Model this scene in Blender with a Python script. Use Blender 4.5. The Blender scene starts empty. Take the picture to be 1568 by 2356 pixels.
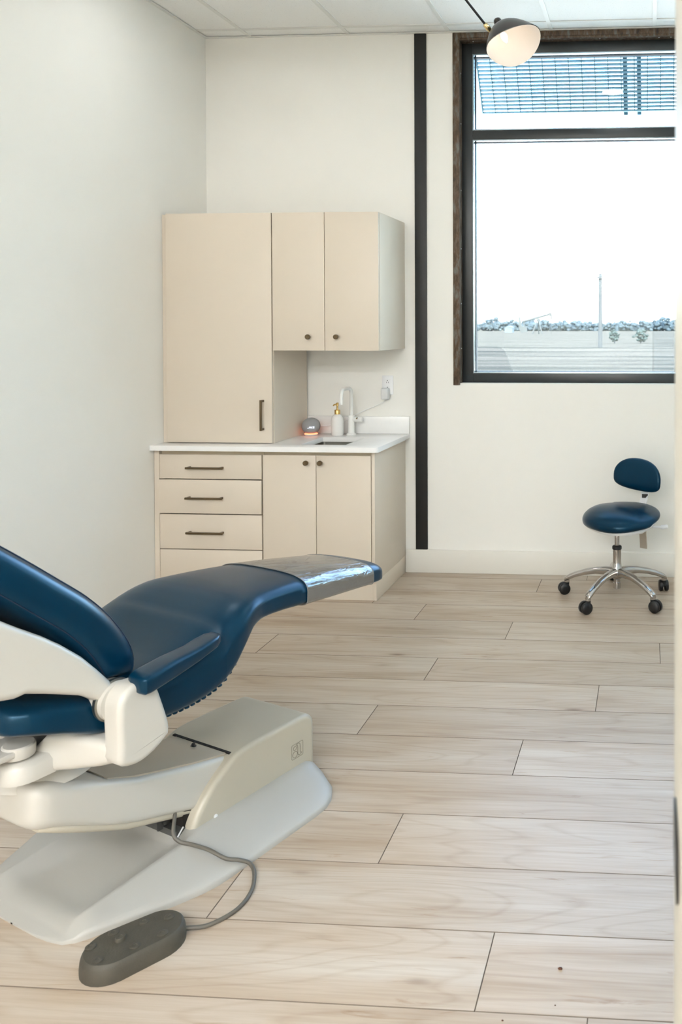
import bpy, bmesh, math, random
from mathutils import Vector, Matrix
random.seed(7)
S = bpy.context.scene
C = S.collection
PI = math.pi

# ------------------------------------------------------------------ camera
cam_d = bpy.data.cameras.new('camera')
cam = bpy.data.objects.new('camera', cam_d); C.objects.link(cam)
cam.location = (0, 0, 1.475)
cam.rotation_euler = (math.radians(90 - 0.9), 0, math.radians(3.65))
cam_d.sensor_fit = 'VERTICAL'; cam_d.sensor_height = 36; cam_d.sensor_width = 36
cam_d.lens = 28.604
cam_d.shift_x = -0.25110; cam_d.shift_y = -0.16748
cam_d.clip_start = 0.05; cam_d.clip_end = 2000
cam_d.dof.use_dof = True; cam_d.dof.focus_distance = 3.2; cam_d.dof.aperture_fstop = 6.3
S.camera = cam

# ------------------------------------------------------------------ world, sun, exposure
w = bpy.data.worlds.new('sky'); S.world = w; w.use_nodes = True
wn = w.node_tree; bg = wn.nodes['Background']
sky = wn.nodes.new('ShaderNodeTexSky'); sky.sky_type = 'NISHITA'; sky.sun_disc = False
sky.sun_elevation = math.radians(42); sky.sun_rotation = math.radians(160); sky.dust_density = 3.0
sky.air_density = 1.0; sky.ozone_density = 1.0
wn.links.new(sky.outputs[0], bg.inputs[0]); bg.inputs[1].default_value = 1.9
sun_d = bpy.data.lights.new('sun', 'SUN'); sun_d.energy = 7; sun_d.angle = 0.01; sun_d.color = (1, .96, .9)
sun = bpy.data.objects.new('sun', sun_d); C.objects.link(sun)
sun.rotation_euler = (math.radians(48), 0, math.radians(-25)); sun.location = (0, 0, 20)
vs = S.view_settings
vs.view_transform = 'Standard'; vs.look = 'None'; vs.exposure = 0.80; vs.gamma = 1.0; vs.use_curve_mapping = False

# ------------------------------------------------------------------ materials
MATS = {}
def nodes(m):
    m.use_nodes = True
    nt = m.node_tree
    return nt, nt.nodes, nt.links, nt.nodes['Principled BSDF']
def mat(name, col, rough=.5, metal=0, var=.04, vscale=8, bump=0, bscale=200, spec=.5, coat=0, emit=None, estr=0):
    m = bpy.data.materials.new(name); nt, N, Lk, b = nodes(m)
    tc = N.new('ShaderNodeTexCoord'); nz = N.new('ShaderNodeTexNoise'); nz.inputs['Scale'].default_value = vscale
    nz.inputs['Detail'].default_value = 4
    Lk.new(tc.outputs['Object'], nz.inputs['Vector'])
    mr = N.new('ShaderNodeMapRange'); mr.inputs[3].default_value = 1 - var; mr.inputs[4].default_value = 1 + var
    Lk.new(nz.outputs['Fac'], mr.inputs[0])
    mx = N.new('ShaderNodeVectorMath'); mx.operation = 'SCALE'; mx.inputs[0].default_value = col[:3]
    Lk.new(mr.outputs[0], mx.inputs['Scale']); Lk.new(mx.outputs[0], b.inputs['Base Color'])
    b.inputs['Roughness'].default_value = rough; b.inputs['Metallic'].default_value = metal
    b.inputs['Specular IOR Level'].default_value = spec
    b.inputs['Coat Weight'].default_value = coat; b.inputs['Coat Roughness'].default_value = .1
    if bump:
        n2 = N.new('ShaderNodeTexNoise'); n2.inputs['Scale'].default_value = bscale; n2.inputs['Detail'].default_value = 3
        Lk.new(tc.outputs['Object'], n2.inputs['Vector'])
        bp = N.new('ShaderNodeBump'); bp.inputs['Strength'].default_value = bump; bp.inputs['Distance'].default_value = .002
        Lk.new(n2.outputs['Fac'], bp.inputs['Height']); Lk.new(bp.outputs[0], b.inputs['Normal'])
    if emit:
        b.inputs['Emission Color'].default_value = (*emit, 1); b.inputs['Emission Strength'].default_value = estr
    MATS[name] = m
    return m
def lin(r, g, b):
    f = lambda c: (c/255/12.92 if c/255 <= .04045 else ((c/255+.055)/1.055)**2.4)
    return (f(r), f(g), f(b))

M_wall = mat('wall_paint', lin(240, 237, 229), .7, bump=.12, bscale=260, var=.01)
M_trim = mat('trim_paint', lin(231, 227, 217), .45, var=.01)
M_steel_strip = mat('painted_black_steel', lin(20, 21, 20), .5, var=.25, vscale=5, bump=.3, bscale=60)
M_cab = mat('cabinet_laminate', lin(219, 206, 188), .45, var=.012, vscale=3)
M_cab_in = mat('cabinet_carcass_edge', lin(203, 188, 160), .5, var=.03)
M_dark = mat('painted_shade', lin(28, 24, 20), .9)  # near-black standing in for shade in the chair's openings
M_brass = mat('bronze_pull_metal', lin(108, 92, 70), .35, metal=.9, var=.12, vscale=90)
M_quartz = mat('white_quartz', lin(240, 238, 234), .22, var=.02, vscale=40)
M_white_metal = mat('white_enamel', lin(240, 238, 232), .35, var=.01)
M_ceramic = mat('white_ceramic', lin(240, 236, 230), .12, var=.01)
M_gold = mat('gold_pump_metal', lin(212, 176, 112), .28, metal=1, var=.05)
M_steel = mat('brushed_steel', lin(150, 148, 140), .35, metal=1, var=.06, vscale=50)
M_chrome = mat('polished_aluminium', lin(188, 184, 180), .13, metal=1, var=.08, vscale=30)
M_nickel = mat('satin_nickel', lin(196, 186, 172), .4, metal=.7, var=.08, vscale=30)
M_speaker = mat('speaker_fabric', lin(158, 157, 156), .9, bump=.5, bscale=900)
M_plastic_w = mat('white_plastic', lin(238, 238, 238), .35, var=.01)
M_plastic_g = mat('grey_white_plastic', lin(214, 214, 212), .4, var=.01)
M_screen = mat('led_digits', (.8, .85, 1), .5, emit=(.75, .82, 1.0), estr=1.0)
M_ring = mat('led_ring', (1, .4, .25), .5, emit=(1.0, .22, .1), estr=1.5)
M_bead = mat('sky_glint_bead', lin(150, 162, 168), .22, metal=1, var=.05)  # paler than the frame: carries the sky's glint on its inner side
M_alu = mat('dark_bronze_aluminium', lin(50, 53, 54), .33, metal=.4, var=.15, vscale=12)
M_gasket = mat('window_gasket', lin(14, 20, 26), .6)
M_black = mat('black_plastic', lin(16, 16, 17), .4, var=.05)
M_blackm = mat('black_lamp_enamel', lin(42, 36, 32), .3, var=.05)
M_shade_in = mat('white_lamp_inside', lin(246, 236, 226), .5, var=.01)
M_brass_l = mat('polished_brass', lin(222, 200, 150), .22, metal=1, var=.05)
M_bulb = mat('frosted_bulb', (1, .9, .8), .3, emit=(1.0, .86, .7), estr=5)
M_vinyl = mat('navy_vinyl', (.0002, .0185, .043), .28, var=.10, vscale=10, bump=.05, bscale=700, spec=.40)
M_vinyl.node_tree.nodes['Principled BSDF'].inputs['Specular Tint'].default_value = (.4, .75, 1.0, 1)
M_bind = mat('grey_vinyl_binding', lin(118, 120, 120), .5)
M_stitch = mat('navy_stitch', (.001, .013, .038), .6)
M_cream = mat('cream_chair_plastic', lin(192, 189, 180), .3, var=.02, vscale=4)
M_beige = mat('beige_chair_panel', lin(180, 173, 156), .38, var=.02, vscale=4)
M_greyp = mat('grey_base_paint', lin(170, 168, 161), .42, var=.02, vscale=6, bump=.08, bscale=600)
M_rubber = mat('grey_brown_rubber', lin(70, 66, 56), .6, var=.28, vscale=35, bump=.25, bscale=220)
M_cable = mat('grey_cable_rubber', lin(94, 90, 81), .5, var=.05)
M_line = mat('engraved_line', lin(120, 113, 98), .6)
M_mech = mat('dull_mechanism_metal', lin(96, 96, 94), .5, metal=.6, var=.2, vscale=30)
M_bark = mat('weathered_pole_wood', lin(36, 41, 45), .9, var=.2, vscale=3)
M_leaf = mat('hazy_green_leaves', lin(48, 58, 64), .9, var=.12, vscale=.6, spec=0)
M_shrub = mat('dusty_shrub_leaves', lin(44, 54, 54), .9, var=.35, vscale=3, spec=0)
M_pump = mat('pale_painted_iron', lin(28, 35, 37), .7, var=.1)
M_shed = mat('pale_blue_sheet_metal', lin(44, 56, 64), .6, var=.05)
M_shade_m = mat('sunshade_metal', lin(110, 140, 150), .45, metal=.2, var=.2, vscale=60)
M_teal = mat('dark_teal_steel', lin(20, 74, 84), .5, var=.25, vscale=40)
M_crumb = mat('brown_crumb', lin(80, 45, 25), .8)
M_bounce = mat('bounce_yard_pale', lin(205, 200, 190), .9, var=.08, vscale=2)  # high albedo for the added yard that bounces daylight upward
M_can = mat('downlight_lens', (.9, .9, .9), .5, emit=(.95, .965, .985), estr=34)
M_fill = mat('corridor_fill_emitter', (.9, .9, .9), .5, emit=(.92, .945, .99), estr=29)  # glow of the added fill panels behind the camera

def mat_wood():
    m = bpy.data.materials.new('pale_oak_plank'); nt, N, Lk, b = nodes(m)
    tc = N.new('ShaderNodeTexCoord'); oi = N.new('ShaderNodeObjectInfo')
    off = N.new('ShaderNodeVectorMath'); off.operation = 'SCALE'; off.inputs[0].default_value = (37, 91, 13)
    Lk.new(oi.outputs['Random'], off.inputs['Scale'])
    add = N.new('ShaderNodeVectorMath'); add.operation = 'ADD'
    Lk.new(tc.outputs['Object'], add.inputs[0]); Lk.new(off.outputs[0], add.inputs[1])
    def noise(sc, scale, det=6, dist=0.0, rough=.55):
        mp = N.new('ShaderNodeMapping'); mp.inputs['Scale'].default_value = sc
        Lk.new(add.outputs[0], mp.inputs['Vector'])
        n = N.new('ShaderNodeTexNoise'); n.inputs['Scale'].default_value = scale; n.inputs['Detail'].default_value = det
        n.inputs['Distortion'].default_value = dist; n.inputs['Roughness'].default_value = rough
        Lk.new(mp.outputs[0], n.inputs['Vector']); return n
    def ramp(src, stops):
        r = N.new('ShaderNodeValToRGB')
        while len(r.color_ramp.elements) < len(stops): r.color_ramp.elements.new(.5)
        for e, (p, c) in zip(r.color_ramp.elements, stops): e.position = p; e.color = (*c, 1)
        Lk.new(src, r.inputs[0]); return r
    broad = noise((.7, 5, 1), 1.6, 3, .6)
    base = ramp(broad.outputs['Fac'], [(.30, lin(170, 151, 129)), (.5, lin(184, 169, 151)), (.72, lin(194, 183, 168))])
    fine = noise((1.6, 42, 1), 2.4, 7, .35, .6)
    fr = ramp(fine.outputs['Fac'], [(.33, (.86, .82, .78)), (.62, (1.03, 1.03, 1.03))])
    mul = N.new('ShaderNodeMix'); mul.data_type = 'RGBA'; mul.blend_type = 'MULTIPLY'; mul.inputs[0].default_value = .75
    Lk.new(base.outputs[0], mul.inputs[6]); Lk.new(fr.outputs[0], mul.inputs[7])
    # cathedral rings: stepped noise contours
    ring = noise((.55, 4.2, 1), 1.3, 1.5, .25, .4)
    k = N.new('ShaderNodeMath'); k.operation = 'MULTIPLY'; k.inputs[1].default_value = 13
    fracn = N.new('ShaderNodeMath'); fracn.operation = 'FRACT'
    Lk.new(ring.outputs['Fac'], k.inputs[0]); Lk.new(k.outputs[0], fracn.inputs[0])
    rr = ramp(fracn.outputs[0], [(.0, (.88, .84, .80)), (.16, (1, 1, 1)), (.86, (1, 1, 1)), (1, (.88, .84, .80))])
    mul2 = N.new('ShaderNodeMix'); mul2.data_type = 'RGBA'; mul2.blend_type = 'MULTIPLY'; mul2.inputs[0].default_value = .8
    Lk.new(mul.outputs[2], mul2.inputs[6]); Lk.new(rr.outputs[0], mul2.inputs[7])
    # brown streaks / mineral marks
    st = noise((2.4, 24, 1), 1.7, 5, .9, .6)
    sr = ramp(st.outputs['Fac'], [(.62, (1, 1, 1)), (.70, (.82, .74, .66)), (.77, (.52, .42, .34))])
    mul3 = N.new('ShaderNodeMix'); mul3.data_type = 'RGBA'; mul3.blend_type = 'MULTIPLY'; mul3.inputs[0].default_value = .9
    Lk.new(mul2.outputs[2], mul3.inputs[6]); Lk.new(sr.outputs[0], mul3.inputs[7])
    # small knots
    mpk = N.new('ShaderNodeMapping'); mpk.inputs['Scale'].default_value = (1.5, 4.5, .01); Lk.new(add.outputs[0], mpk.inputs['Vector'])
    vo = N.new('ShaderNodeTexVoronoi'); vo.inputs['Scale'].default_value = .9; Lk.new(mpk.outputs[0], vo.inputs['Vector'])
    kr = ramp(vo.outputs['Distance'], [(.0, (.32, .25, .20)), (.022, (.50, .41, .35)), (.06, (.90, .86, .82)), (.12, (1, 1, 1))])
    mul4 = N.new('ShaderNodeMix'); mul4.data_type = 'RGBA'; mul4.blend_type = 'MULTIPLY'; mul4.inputs[0].default_value = .85
    Lk.new(mul3.outputs[2], mul4.inputs[6]); Lk.new(kr.outputs[0], mul4.inputs[7])
    # plank to plank tone
    tone = N.new('ShaderNodeMapRange'); tone.inputs[3].default_value = .95; tone.inputs[4].default_value = 1.05
    Lk.new(oi.outputs['Random'], tone.inputs[0])
    fin = N.new('ShaderNodeVectorMath'); fin.operation = 'SCALE'; Lk.new(mul4.outputs[2], fin.inputs[0]); Lk.new(tone.outputs[0], fin.inputs['Scale'])
    Lk.new(fin.outputs[0], b.inputs['Base Color'])
    b.inputs['Roughness'].default_value = .42
    bp = N.new('ShaderNodeBump'); bp.inputs['Strength'].default_value = .12; bp.inputs['Distance'].default_value = .001
    Lk.new(fine.outputs['Fac'], bp.inputs['Height']); Lk.new(bp.outputs[0], b.inputs['Normal'])
    return m
M_wood = mat_wood()
M_bevel = mat('painted_plank_bevel', lin(118, 104, 89), .7)
M_sub = mat('floor_underlay', lin(88, 74, 60), .9)

def mat_tile():
    m = bpy.data.materials.new('acoustic_tile'); nt, N, Lk, b = nodes(m)
    tc = N.new('ShaderNodeTexCoord'); v = N.new('ShaderNodeTexVoronoi'); v.inputs['Scale'].default_value = 85
    n = N.new('ShaderNodeTexNoise'); n.inputs['Scale'].default_value = 170; n.inputs['Detail'].default_value = 4
    Lk.new(tc.outputs['Object'], v.inputs['Vector']); Lk.new(tc.outputs['Object'], n.inputs['Vector'])
    r = N.new('ShaderNodeValToRGB'); r.color_ramp.elements[0].position = .05; r.color_ramp.elements[1].position = .17
    r.color_ramp.elements[0].color = (*lin(214, 211, 203), 1); r.color_ramp.elements[1].color = (*lin(245, 244, 240), 1)
    Lk.new(v.outputs['Distance'], r.inputs[0]); Lk.new(r.outputs[0], b.inputs['Base Color'])
    b.inputs['Roughness'].default_value = .9
    bp = N.new('ShaderNodeBump'); bp.inputs['Strength'].default_value = .4; bp.inputs['Distance'].default_value = .002
    Lk.new(n.outputs['Fac'], bp.inputs['Height']); Lk.new(bp.outputs[0], b.inputs['Normal'])
    return m
M_tile = mat_tile()
M_tbar = mat('ceiling_grid_white', lin(230, 229, 223), .5, var=.01)

def mat_rust(name, a, c, d):
    m = bpy.data.materials.new(name); nt, N, Lk, b = nodes(m)
    tc = N.new('ShaderNodeTexCoord'); n = N.new('ShaderNodeTexNoise'); n.inputs['Scale'].default_value = 14; n.inputs['Detail'].default_value = 9
    n.inputs['Roughness'].default_value = .7
    mp = N.new('ShaderNodeMapping'); mp.inputs['Scale'].default_value = (3, 3, .8)
    Lk.new(tc.outputs['Object'], mp.inputs[0]); Lk.new(mp.outputs[0], n.inputs['Vector'])
    r = N.new('ShaderNodeValToRGB'); r.color_ramp.elements.new(.5)
    for e, (p, cc) in zip(r.color_ramp.elements, [(.34, a), (.5, c), (.64, d)]): e.position = p; e.color = (*cc, 1)
    Lk.new(n.outputs['Fac'], r.inputs[0]); Lk.new(r.outputs[0], b.inputs['Base Color'])
    b.inputs['Roughness'].default_value = .6; b.inputs['Metallic'].default_value = .25
    bp = N.new('ShaderNodeBump'); bp.inputs['Strength'].default_value = .4; bp.inputs['Distance'].default_value = .002
    Lk.new(n.outputs['Fac'], bp.inputs['Height']); Lk.new(bp.outputs[0], b.inputs['Normal'])
    return m
M_rust = mat_rust('rusty_mill_steel', lin(46, 36, 28), lin(92, 72, 54), lin(112, 110, 102))

def mat_glass():
    m = bpy.data.materials.new('window_glass'); nt, N, Lk, b = nodes(m); out = N['Material Output']
    tr = N.new('ShaderNodeBsdfTransparent'); tr.inputs[0].default_value = (.90, .95, .95, 1)
    gl = N.new('ShaderNodeBsdfGlossy'); gl.inputs['Roughness'].default_value = .0; gl.inputs[0].default_value = (.9, 1, 1, 1)
    fr = N.new('ShaderNodeFresnel'); fr.inputs[0].default_value = 1.5
    ad = N.new('ShaderNodeMath'); ad.operation = 'MULTIPLY_ADD'; ad.inputs[1].default_value = .75; ad.inputs[2].default_value = .0; ad.use_clamp = True
    Lk.new(fr.outputs[0], ad.inputs[0])
    mx = N.new('ShaderNodeMixShader'); Lk.new(ad.outputs[0], mx.inputs[0]); Lk.new(tr.outputs[0], mx.inputs[1]); Lk.new(gl.outputs[0], mx.inputs[2])
    # dust speckles on the pane
    tc = N.new('ShaderNodeTexCoord'); nz = N.new('ShaderNodeTexNoise'); nz.inputs['Scale'].default_value = 130; nz.inputs['Detail'].default_value = 2
    Lk.new(tc.outputs['Object'], nz.inputs['Vector'])
    mr = N.new('ShaderNodeMapRange'); mr.inputs[1].default_value = .55; mr.inputs[2].default_value = .8; mr.inputs[3].default_value = .0; mr.inputs[4].default_value = .02
    Lk.new(nz.outputs['Fac'], mr.inputs[0])
    tl = N.new('ShaderNodeBsdfTranslucent'); tl.inputs[0].default_value = (.9, .93, .93, 1)
    m2 = N.new('ShaderNodeMixShader'); Lk.new(mr.outputs[0], m2.inputs[0]); Lk.new(mx.outputs[0], m2.inputs[1]); Lk.new(tl.outputs[0], m2.inputs[2])
    Lk.new(m2.outputs[0], out.inputs[0]); N.remove(b)
    return m
M_glass = mat_glass()

def mat_clear():
    m = bpy.data.materials.new('clear_vinyl_sheet'); nt, N, Lk, b = nodes(m); out = N['Material Output']
    tr = N.new('ShaderNodeBsdfTransparent'); tr.inputs[0].default_value = (.80, .80, .78, 1)
    b.inputs['Base Color'].default_value = (.15, .138, .122, 1); b.inputs['IOR'].default_value = 2.1; b.inputs['Roughness'].default_value = .09
    b.inputs['Specular IOR Level'].default_value = .9; b.inputs['Coat Weight'].default_value = .6; b.inputs['Coat Roughness'].default_value = .06
    tc = N.new('ShaderNodeTexCoord'); mp = N.new('ShaderNodeMapping'); mp.inputs['Scale'].default_value = (22, 4, 8)
    mp.inputs['Rotation'].default_value = (0, 0, .5)
    nz = N.new('ShaderNodeTexNoise'); nz.inputs['Scale'].default_value = 1.6; nz.inputs['Detail'].default_value = 3; nz.inputs['Distortion'].default_value = 1.2
    Lk.new(tc.outputs['Object'], mp.inputs[0]); Lk.new(mp.outputs[0], nz.inputs['Vector'])
    bp = N.new('ShaderNodeBump'); bp.inputs['Strength'].default_value = .6; bp.inputs['Distance'].default_value = .012
    Lk.new(nz.outputs['Fac'], bp.inputs['Height']); Lk.new(bp.outputs[0], b.inputs['Normal'])
    mx = N.new('ShaderNodeMixShader'); mx.inputs[0].default_value = .78
    Lk.new(tr.outputs[0], mx.inputs[1]); Lk.new(b.outputs[0], mx.inputs[2]); Lk.new(mx.outputs[0], out.inputs[0])
    return m
M_clear = mat_clear()

def mat_ground():
    m = bpy.data.materials.new('dry_grass_field'); nt, N, Lk, b = nodes(m)
    tc = N.new('ShaderNodeTexCoord'); mp = N.new('ShaderNodeMapping'); mp.inputs['Scale'].default_value = (.05, .30, 1)
    n = N.new('ShaderNodeTexNoise'); n.inputs['Scale'].default_value = 1.2; n.inputs['Detail'].default_value = 8; n.inputs['Roughness'].default_value = .65
    Lk.new(tc.outputs['Object'], mp.inputs[0]); Lk.new(mp.outputs[0], n.inputs['Vector'])
    r = N.new('ShaderNodeValToRGB'); r.color_ramp.elements[0].position = .35; r.color_ramp.elements[1].position = .65
    r.color_ramp.elements[0].color = (*lin(44, 46, 44), 1); r.color_ramp.elements[1].color = (*lin(76, 74, 69), 1)
    Lk.new(n.outputs['Fac'], r.inputs[0]); Lk.new(r.outputs[0], b.inputs['Base Color']); b.inputs['Roughness'].default_value = .95; b.inputs['Specular IOR Level'].default_value = 0
    return m
M_ground = mat_ground()

def mat_panel():
    m = bpy.data.materials.new('scuffed_beige_panel'); nt, N, Lk, b = nodes(m)
    tc = N.new('ShaderNodeTexCoord'); mp = N.new('ShaderNodeMapping'); mp.inputs['Scale'].default_value = (9, 3, 3); mp.inputs['Rotation'].default_value = (0, 0, .9)
    n = N.new('ShaderNodeTexNoise'); n.inputs['Scale'].default_value = 1.5; n.inputs['Detail'].default_value = 5; n.inputs['Distortion'].default_value = .8
    Lk.new(tc.outputs['Object'], mp.inputs[0]); Lk.new(mp.outputs[0], n.inputs['Vector'])
    r = N.new('ShaderNodeValToRGB'); r.color_ramp.elements.new(.5); r.color_ramp.elements.new(.53)
    c = lin(172, 163, 146)
    for e, (p, cc) in zip(r.color_ramp.elements, [(.0, c), (.655, c), (.672, lin(138, 130, 118)), (.69, c)]): e.position = p; e.color = (*cc, 1)
    Lk.new(n.outputs['Fac'], r.inputs[0]); Lk.new(r.outputs[0], b.inputs['Base Color']); b.inputs['Roughness'].default_value = .3
    return m
M_panel = mat_panel()

# ------------------------------------------------------------------ mesh helpers
def box(bm, x0, x1, y0, y1, z0, z1, bev=0, seg=2):
    vs_ = [bm.verts.new(p) for p in [(x0,y0,z0),(x1,y0,z0),(x1,y1,z0),(x0,y1,z0),(x0,y0,z1),(x1,y0,z1),(x1,y1,z1),(x0,y1,z1)]]
    fs = [bm.faces.new([vs_[i] for i in q]) for q in [(3,2,1,0),(4,5,6,7),(0,1,5,4),(1,2,6,5),(2,3,7,6),(3,0,4,7)]]
    if bev:
        es = list({e for f in fs for e in f.edges})
        bmesh.ops.bevel(bm, geom=es, offset=bev, segments=seg, profile=.5, affect='EDGES')
def loft(bm, rings, cap=True, closed=True):
    R = [[bm.verts.new(p) for p in r] for r in rings]
    n = len(R[0])
    for a, b in zip(R, R[1:]):
        for i in range(n if closed else n - 1):
            j = (i + 1) % n
            bm.faces.new((a[i], a[j], b[j], b[i]))
    if cap and closed:
        bm.faces.new(list(reversed(R[0]))); bm.faces.new(R[-1])
    return R
def sm(v, n): return math.copysign(abs(v) ** (2 / n), v)
def smooth_path(pts, k=6):
    P = [Vector(p) for p in pts]; out = []
    for i in range(len(P) - 1):
        p0 = P[max(i-1, 0)]; p1 = P[i]; p2 = P[i+1]; p3 = P[min(i+2, len(P)-1)]
        for j in range(k):
            t = j / k
            out.append(.5 * ((2*p1) + (p2-p0)*t + (2*p0-5*p1+4*p2-p3)*t*t + (3*p1-p0-3*p2+p3)*t**3))
    out.append(P[-1]); return out
def tube(bm, pts, r, n=10, cap=True):
    P = [Vector(p) for p in pts]
    rr = r if isinstance(r, (list, tuple)) else [r] * len(P)
    T = [(P[min(i+1, len(P)-1)] - P[max(i-1, 0)]).normalized() for i in range(len(P))]
    up = Vector((0, 0, 1)) if abs(T[0].z) < .9 else Vector((1, 0, 0))
    rings = []
    for p, t, q in zip(P, T, rr):
        u = (up - t * up.dot(t)).normalized(); v = t.cross(u); up = u
        rings.append([p + (u*math.cos(2*PI*i/n) + v*math.sin(2*PI*i/n)) * q for i in range(n)])
    loft(bm, rings, cap)
def lathe(bm, prof, n=28, c=(0, 0, 0), axis='Z', cap=True):
    c = Vector(c); rings = []
    for r, h in prof:
        ring = []
        for i in range(n):
            a = 2*PI*i/n
            if axis == 'Z': p = Vector((r*math.cos(a), r*math.sin(a), h))
            elif axis == 'Y': p = Vector((r*math.cos(a), h, -r*math.sin(a)))
            else: p = Vector((h, r*math.cos(a), r*math.sin(a)))
            ring.append(c + p)
        rings.append(ring)
    loft(bm, rings, cap)
def prism(bm, poly, a0, a1, plane='YZ', bev=0, seg=3):
    """poly of 2D points extruded from a0 to a1 along the remaining axis"""
    def mk(p, a):
        if plane == 'YZ': return (a, p[0], p[1])
        if plane == 'XZ': return (p[0], a, p[1])
        return (p[0], p[1], a)
    A = [bm.verts.new(mk(p, a0)) for p in poly]; B = [bm.verts.new(mk(p, a1)) for p in poly]
    n = len(poly); fs = [bm.faces.new(A), bm.faces.new(list(reversed(B)))]
    caps = list(fs)
    for i in range(n): fs.append(bm.faces.new((A[i], B[i], B[(i+1) % n], A[(i+1) % n])))
    bmesh.ops.recalc_face_normals(bm, faces=fs)
    if bev:
        es = list({e for f in caps for e in f.edges})
        bmesh.ops.bevel(bm, geom=es, offset=bev, segments=seg, profile=.5, affect='EDGES')
def rr_poly(x0, x1, y0, y1, r, k=5):
    out = []
    for cx, cy, a0 in [(x1-r, y1-r, 0), (x0+r, y1-r, 90), (x0+r, y0+r, 180), (x1-r, y0+r, 270)]:
        for i in range(k+1):
            a = math.radians(a0 + 90*i/k); out.append((cx + r*math.cos(a), cy + r*math.sin(a)))
    return out
def rprism(bm, poly, a0, a1, r, k=5):
    """YZ profile extruded along X between a0 < a1 with rounded rims of radius r"""
    n = len(poly); area = sum(poly[i][0]*poly[(i+1) % n][1] - poly[(i+1) % n][0]*poly[i][1] for i in range(n))
    sg = 1 if area > 0 else -1; nrm = []
    for i in range(n):
        p, q, t = poly[i-1], poly[i], poly[(i+1) % n]
        e1 = Vector((q[0]-p[0], q[1]-p[1])).normalized(); e2 = Vector((t[0]-q[0], t[1]-q[1])).normalized()
        n1 = Vector((-e1.y, e1.x)); n2 = Vector((-e2.y, e2.x)); m_ = (n1 + n2)
        m_ = m_ / max(m_.dot(n1), .5) if m_.length > 1e-6 else n1
        nrm.append(m_*sg)
    def ring(a, ins): return [(a, q[0] + w_.x*ins, q[1] + w_.y*ins) for q, w_ in zip(poly, nrm)]
    R_ = [ring(a0, r+.002)] + [ring(a0 + r*(1-math.cos(t)), r*(1-math.sin(t))) for t in [PI/2*i/k for i in range(k+1)]]
    R_ += [ring(a1 - r*(1-math.cos(t)), r*(1-math.sin(t))) for t in [PI/2*(k-i)/k for i in range(k+1)]] + [ring(a1, r+.002)]
    loft(bm, R_)
def dense(pts, k=4, close=False):
    P = smooth_path([(p[0], p[1], 0) for p in (list(pts) + ([pts[0]] if close else []))], k)
    out = [(p.x, p.y) for p in P]
    return out[:-1] if close else out
def ob(name, bm, m, parent=None, ang=40, rel=True, kind=None, smooth=True):
    """link bm as one mesh object; with a parent that is not turned, world coordinates are made relative to it"""
    if parent is not None and rel:
        bmesh.ops.translate(bm, verts=bm.verts, vec=-Vector(parent.location))
    bmesh.ops.recalc_face_normals(bm, faces=bm.faces)
    me = bpy.data.meshes.new(name); bm.to_mesh(me); bm.free()
    if smooth:
        for p in me.polygons: p.use_smooth = len(p.vertices) < 20
        me.set_sharp_from_angle(angle=math.radians(ang))
    me.materials.append(m)
    o = bpy.data.objects.new(name, me); C.objects.link(o)
    if parent is not None: o.parent = parent
    if kind: o['kind'] = kind
    return o
def new(): return bmesh.new()
def boxo(name, m, b, parent=None, bev=0, kind=None, rel=True, seg=2):
    bm = new(); box(bm, *b, bev, seg); return ob(name, bm, m, parent, rel=rel, kind=kind)
def thing(name, label, cat, loc=(0, 0, 0), rz=0, group=None):
    o = bpy.data.objects.new(name, None); C.objects.link(o); o.empty_display_size = .1
    o.location = loc; o.rotation_euler = (0, 0, rz); o['label'] = label; o['category'] = cat
    if group: o['group'] = group
    return o
def tag(o, label, cat, group=None):
    o['label'] = label; o['category'] = cat
    if group: o['group'] = group
    return o
def struct(o, label=None):
    o['kind'] = 'structure'
    if label: o['label'] = label
    return o

# ------------------------------------------------------------------ room shell
XL, XR, YB, YF, ZC = -2.70, 3.40, 4.815, 0.80, 3.233
YH = -5.0                                     # far wall of the corridor the camera stands in
WX0, WX1, WZ0, WZ1 = -1.137, 0.95, 1.142, 3.19  # window opening
W2X0, W2X1 = 1.30, 3.30                       # second window of the same kind further along the wall

floor = struct(boxo('floor', M_sub, (XL, XR, YH, YB, -.12, -.012)), 'pale oak plank floor')
pitch, y0 = .231, 1.712
rows = {-1: -.132, 0: -.377, 1: -1.105, 2: -.746, 3: .30, 4: -.452, 5: -1.06, 6: -.209, 7: -.944, 8: .045,
        9: -.685, 10: -1.19, 11: -1.485, 12: -.633, 13: -.37}
plank_cache = {}
def plank(xa, xb, ya, yb):
    key = (round(xb-xa, 3), round(yb-ya, 3))
    if key not in plank_cache:
        bm = new(); g = .0005
        box(bm, g, key[0]-g, g, key[1]-g, -.011, 0, .0011, 1)
        me = bpy.data.meshes.new('plank'); bmesh.ops.recalc_face_normals(bm, faces=bm.faces); bm.normal_update()
        for f in bm.faces: f.material_index = 0 if f.normal.z > .95 else 1
        bm.to_mesh(me); bm.free(); me.materials.append(M_wood); me.materials.append(M_bevel)
        plank_cache[key] = me
    o = bpy.data.objects.new('plank', plank_cache[key]); C.objects.link(o)
    o.location = (xa, ya, 0); o.parent = floor
for k in range(-4, 14):
    ya, yb = y0 + pitch*k, min(y0 + pitch*(k+1), YB - .002)
    if ya < YF: ya = YF
    s = rows.get(k, random.uniform(-.9, .9))
    xs = [s + 1.8288*i for i in range(-4, 4)]
    cuts = [XL + .002] + [x for x in xs if XL + .05 < x < XR - .05] + [XR - .002]
    for a, b in zip(cuts, cuts[1:]): plank(a, b, ya, yb)
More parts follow.
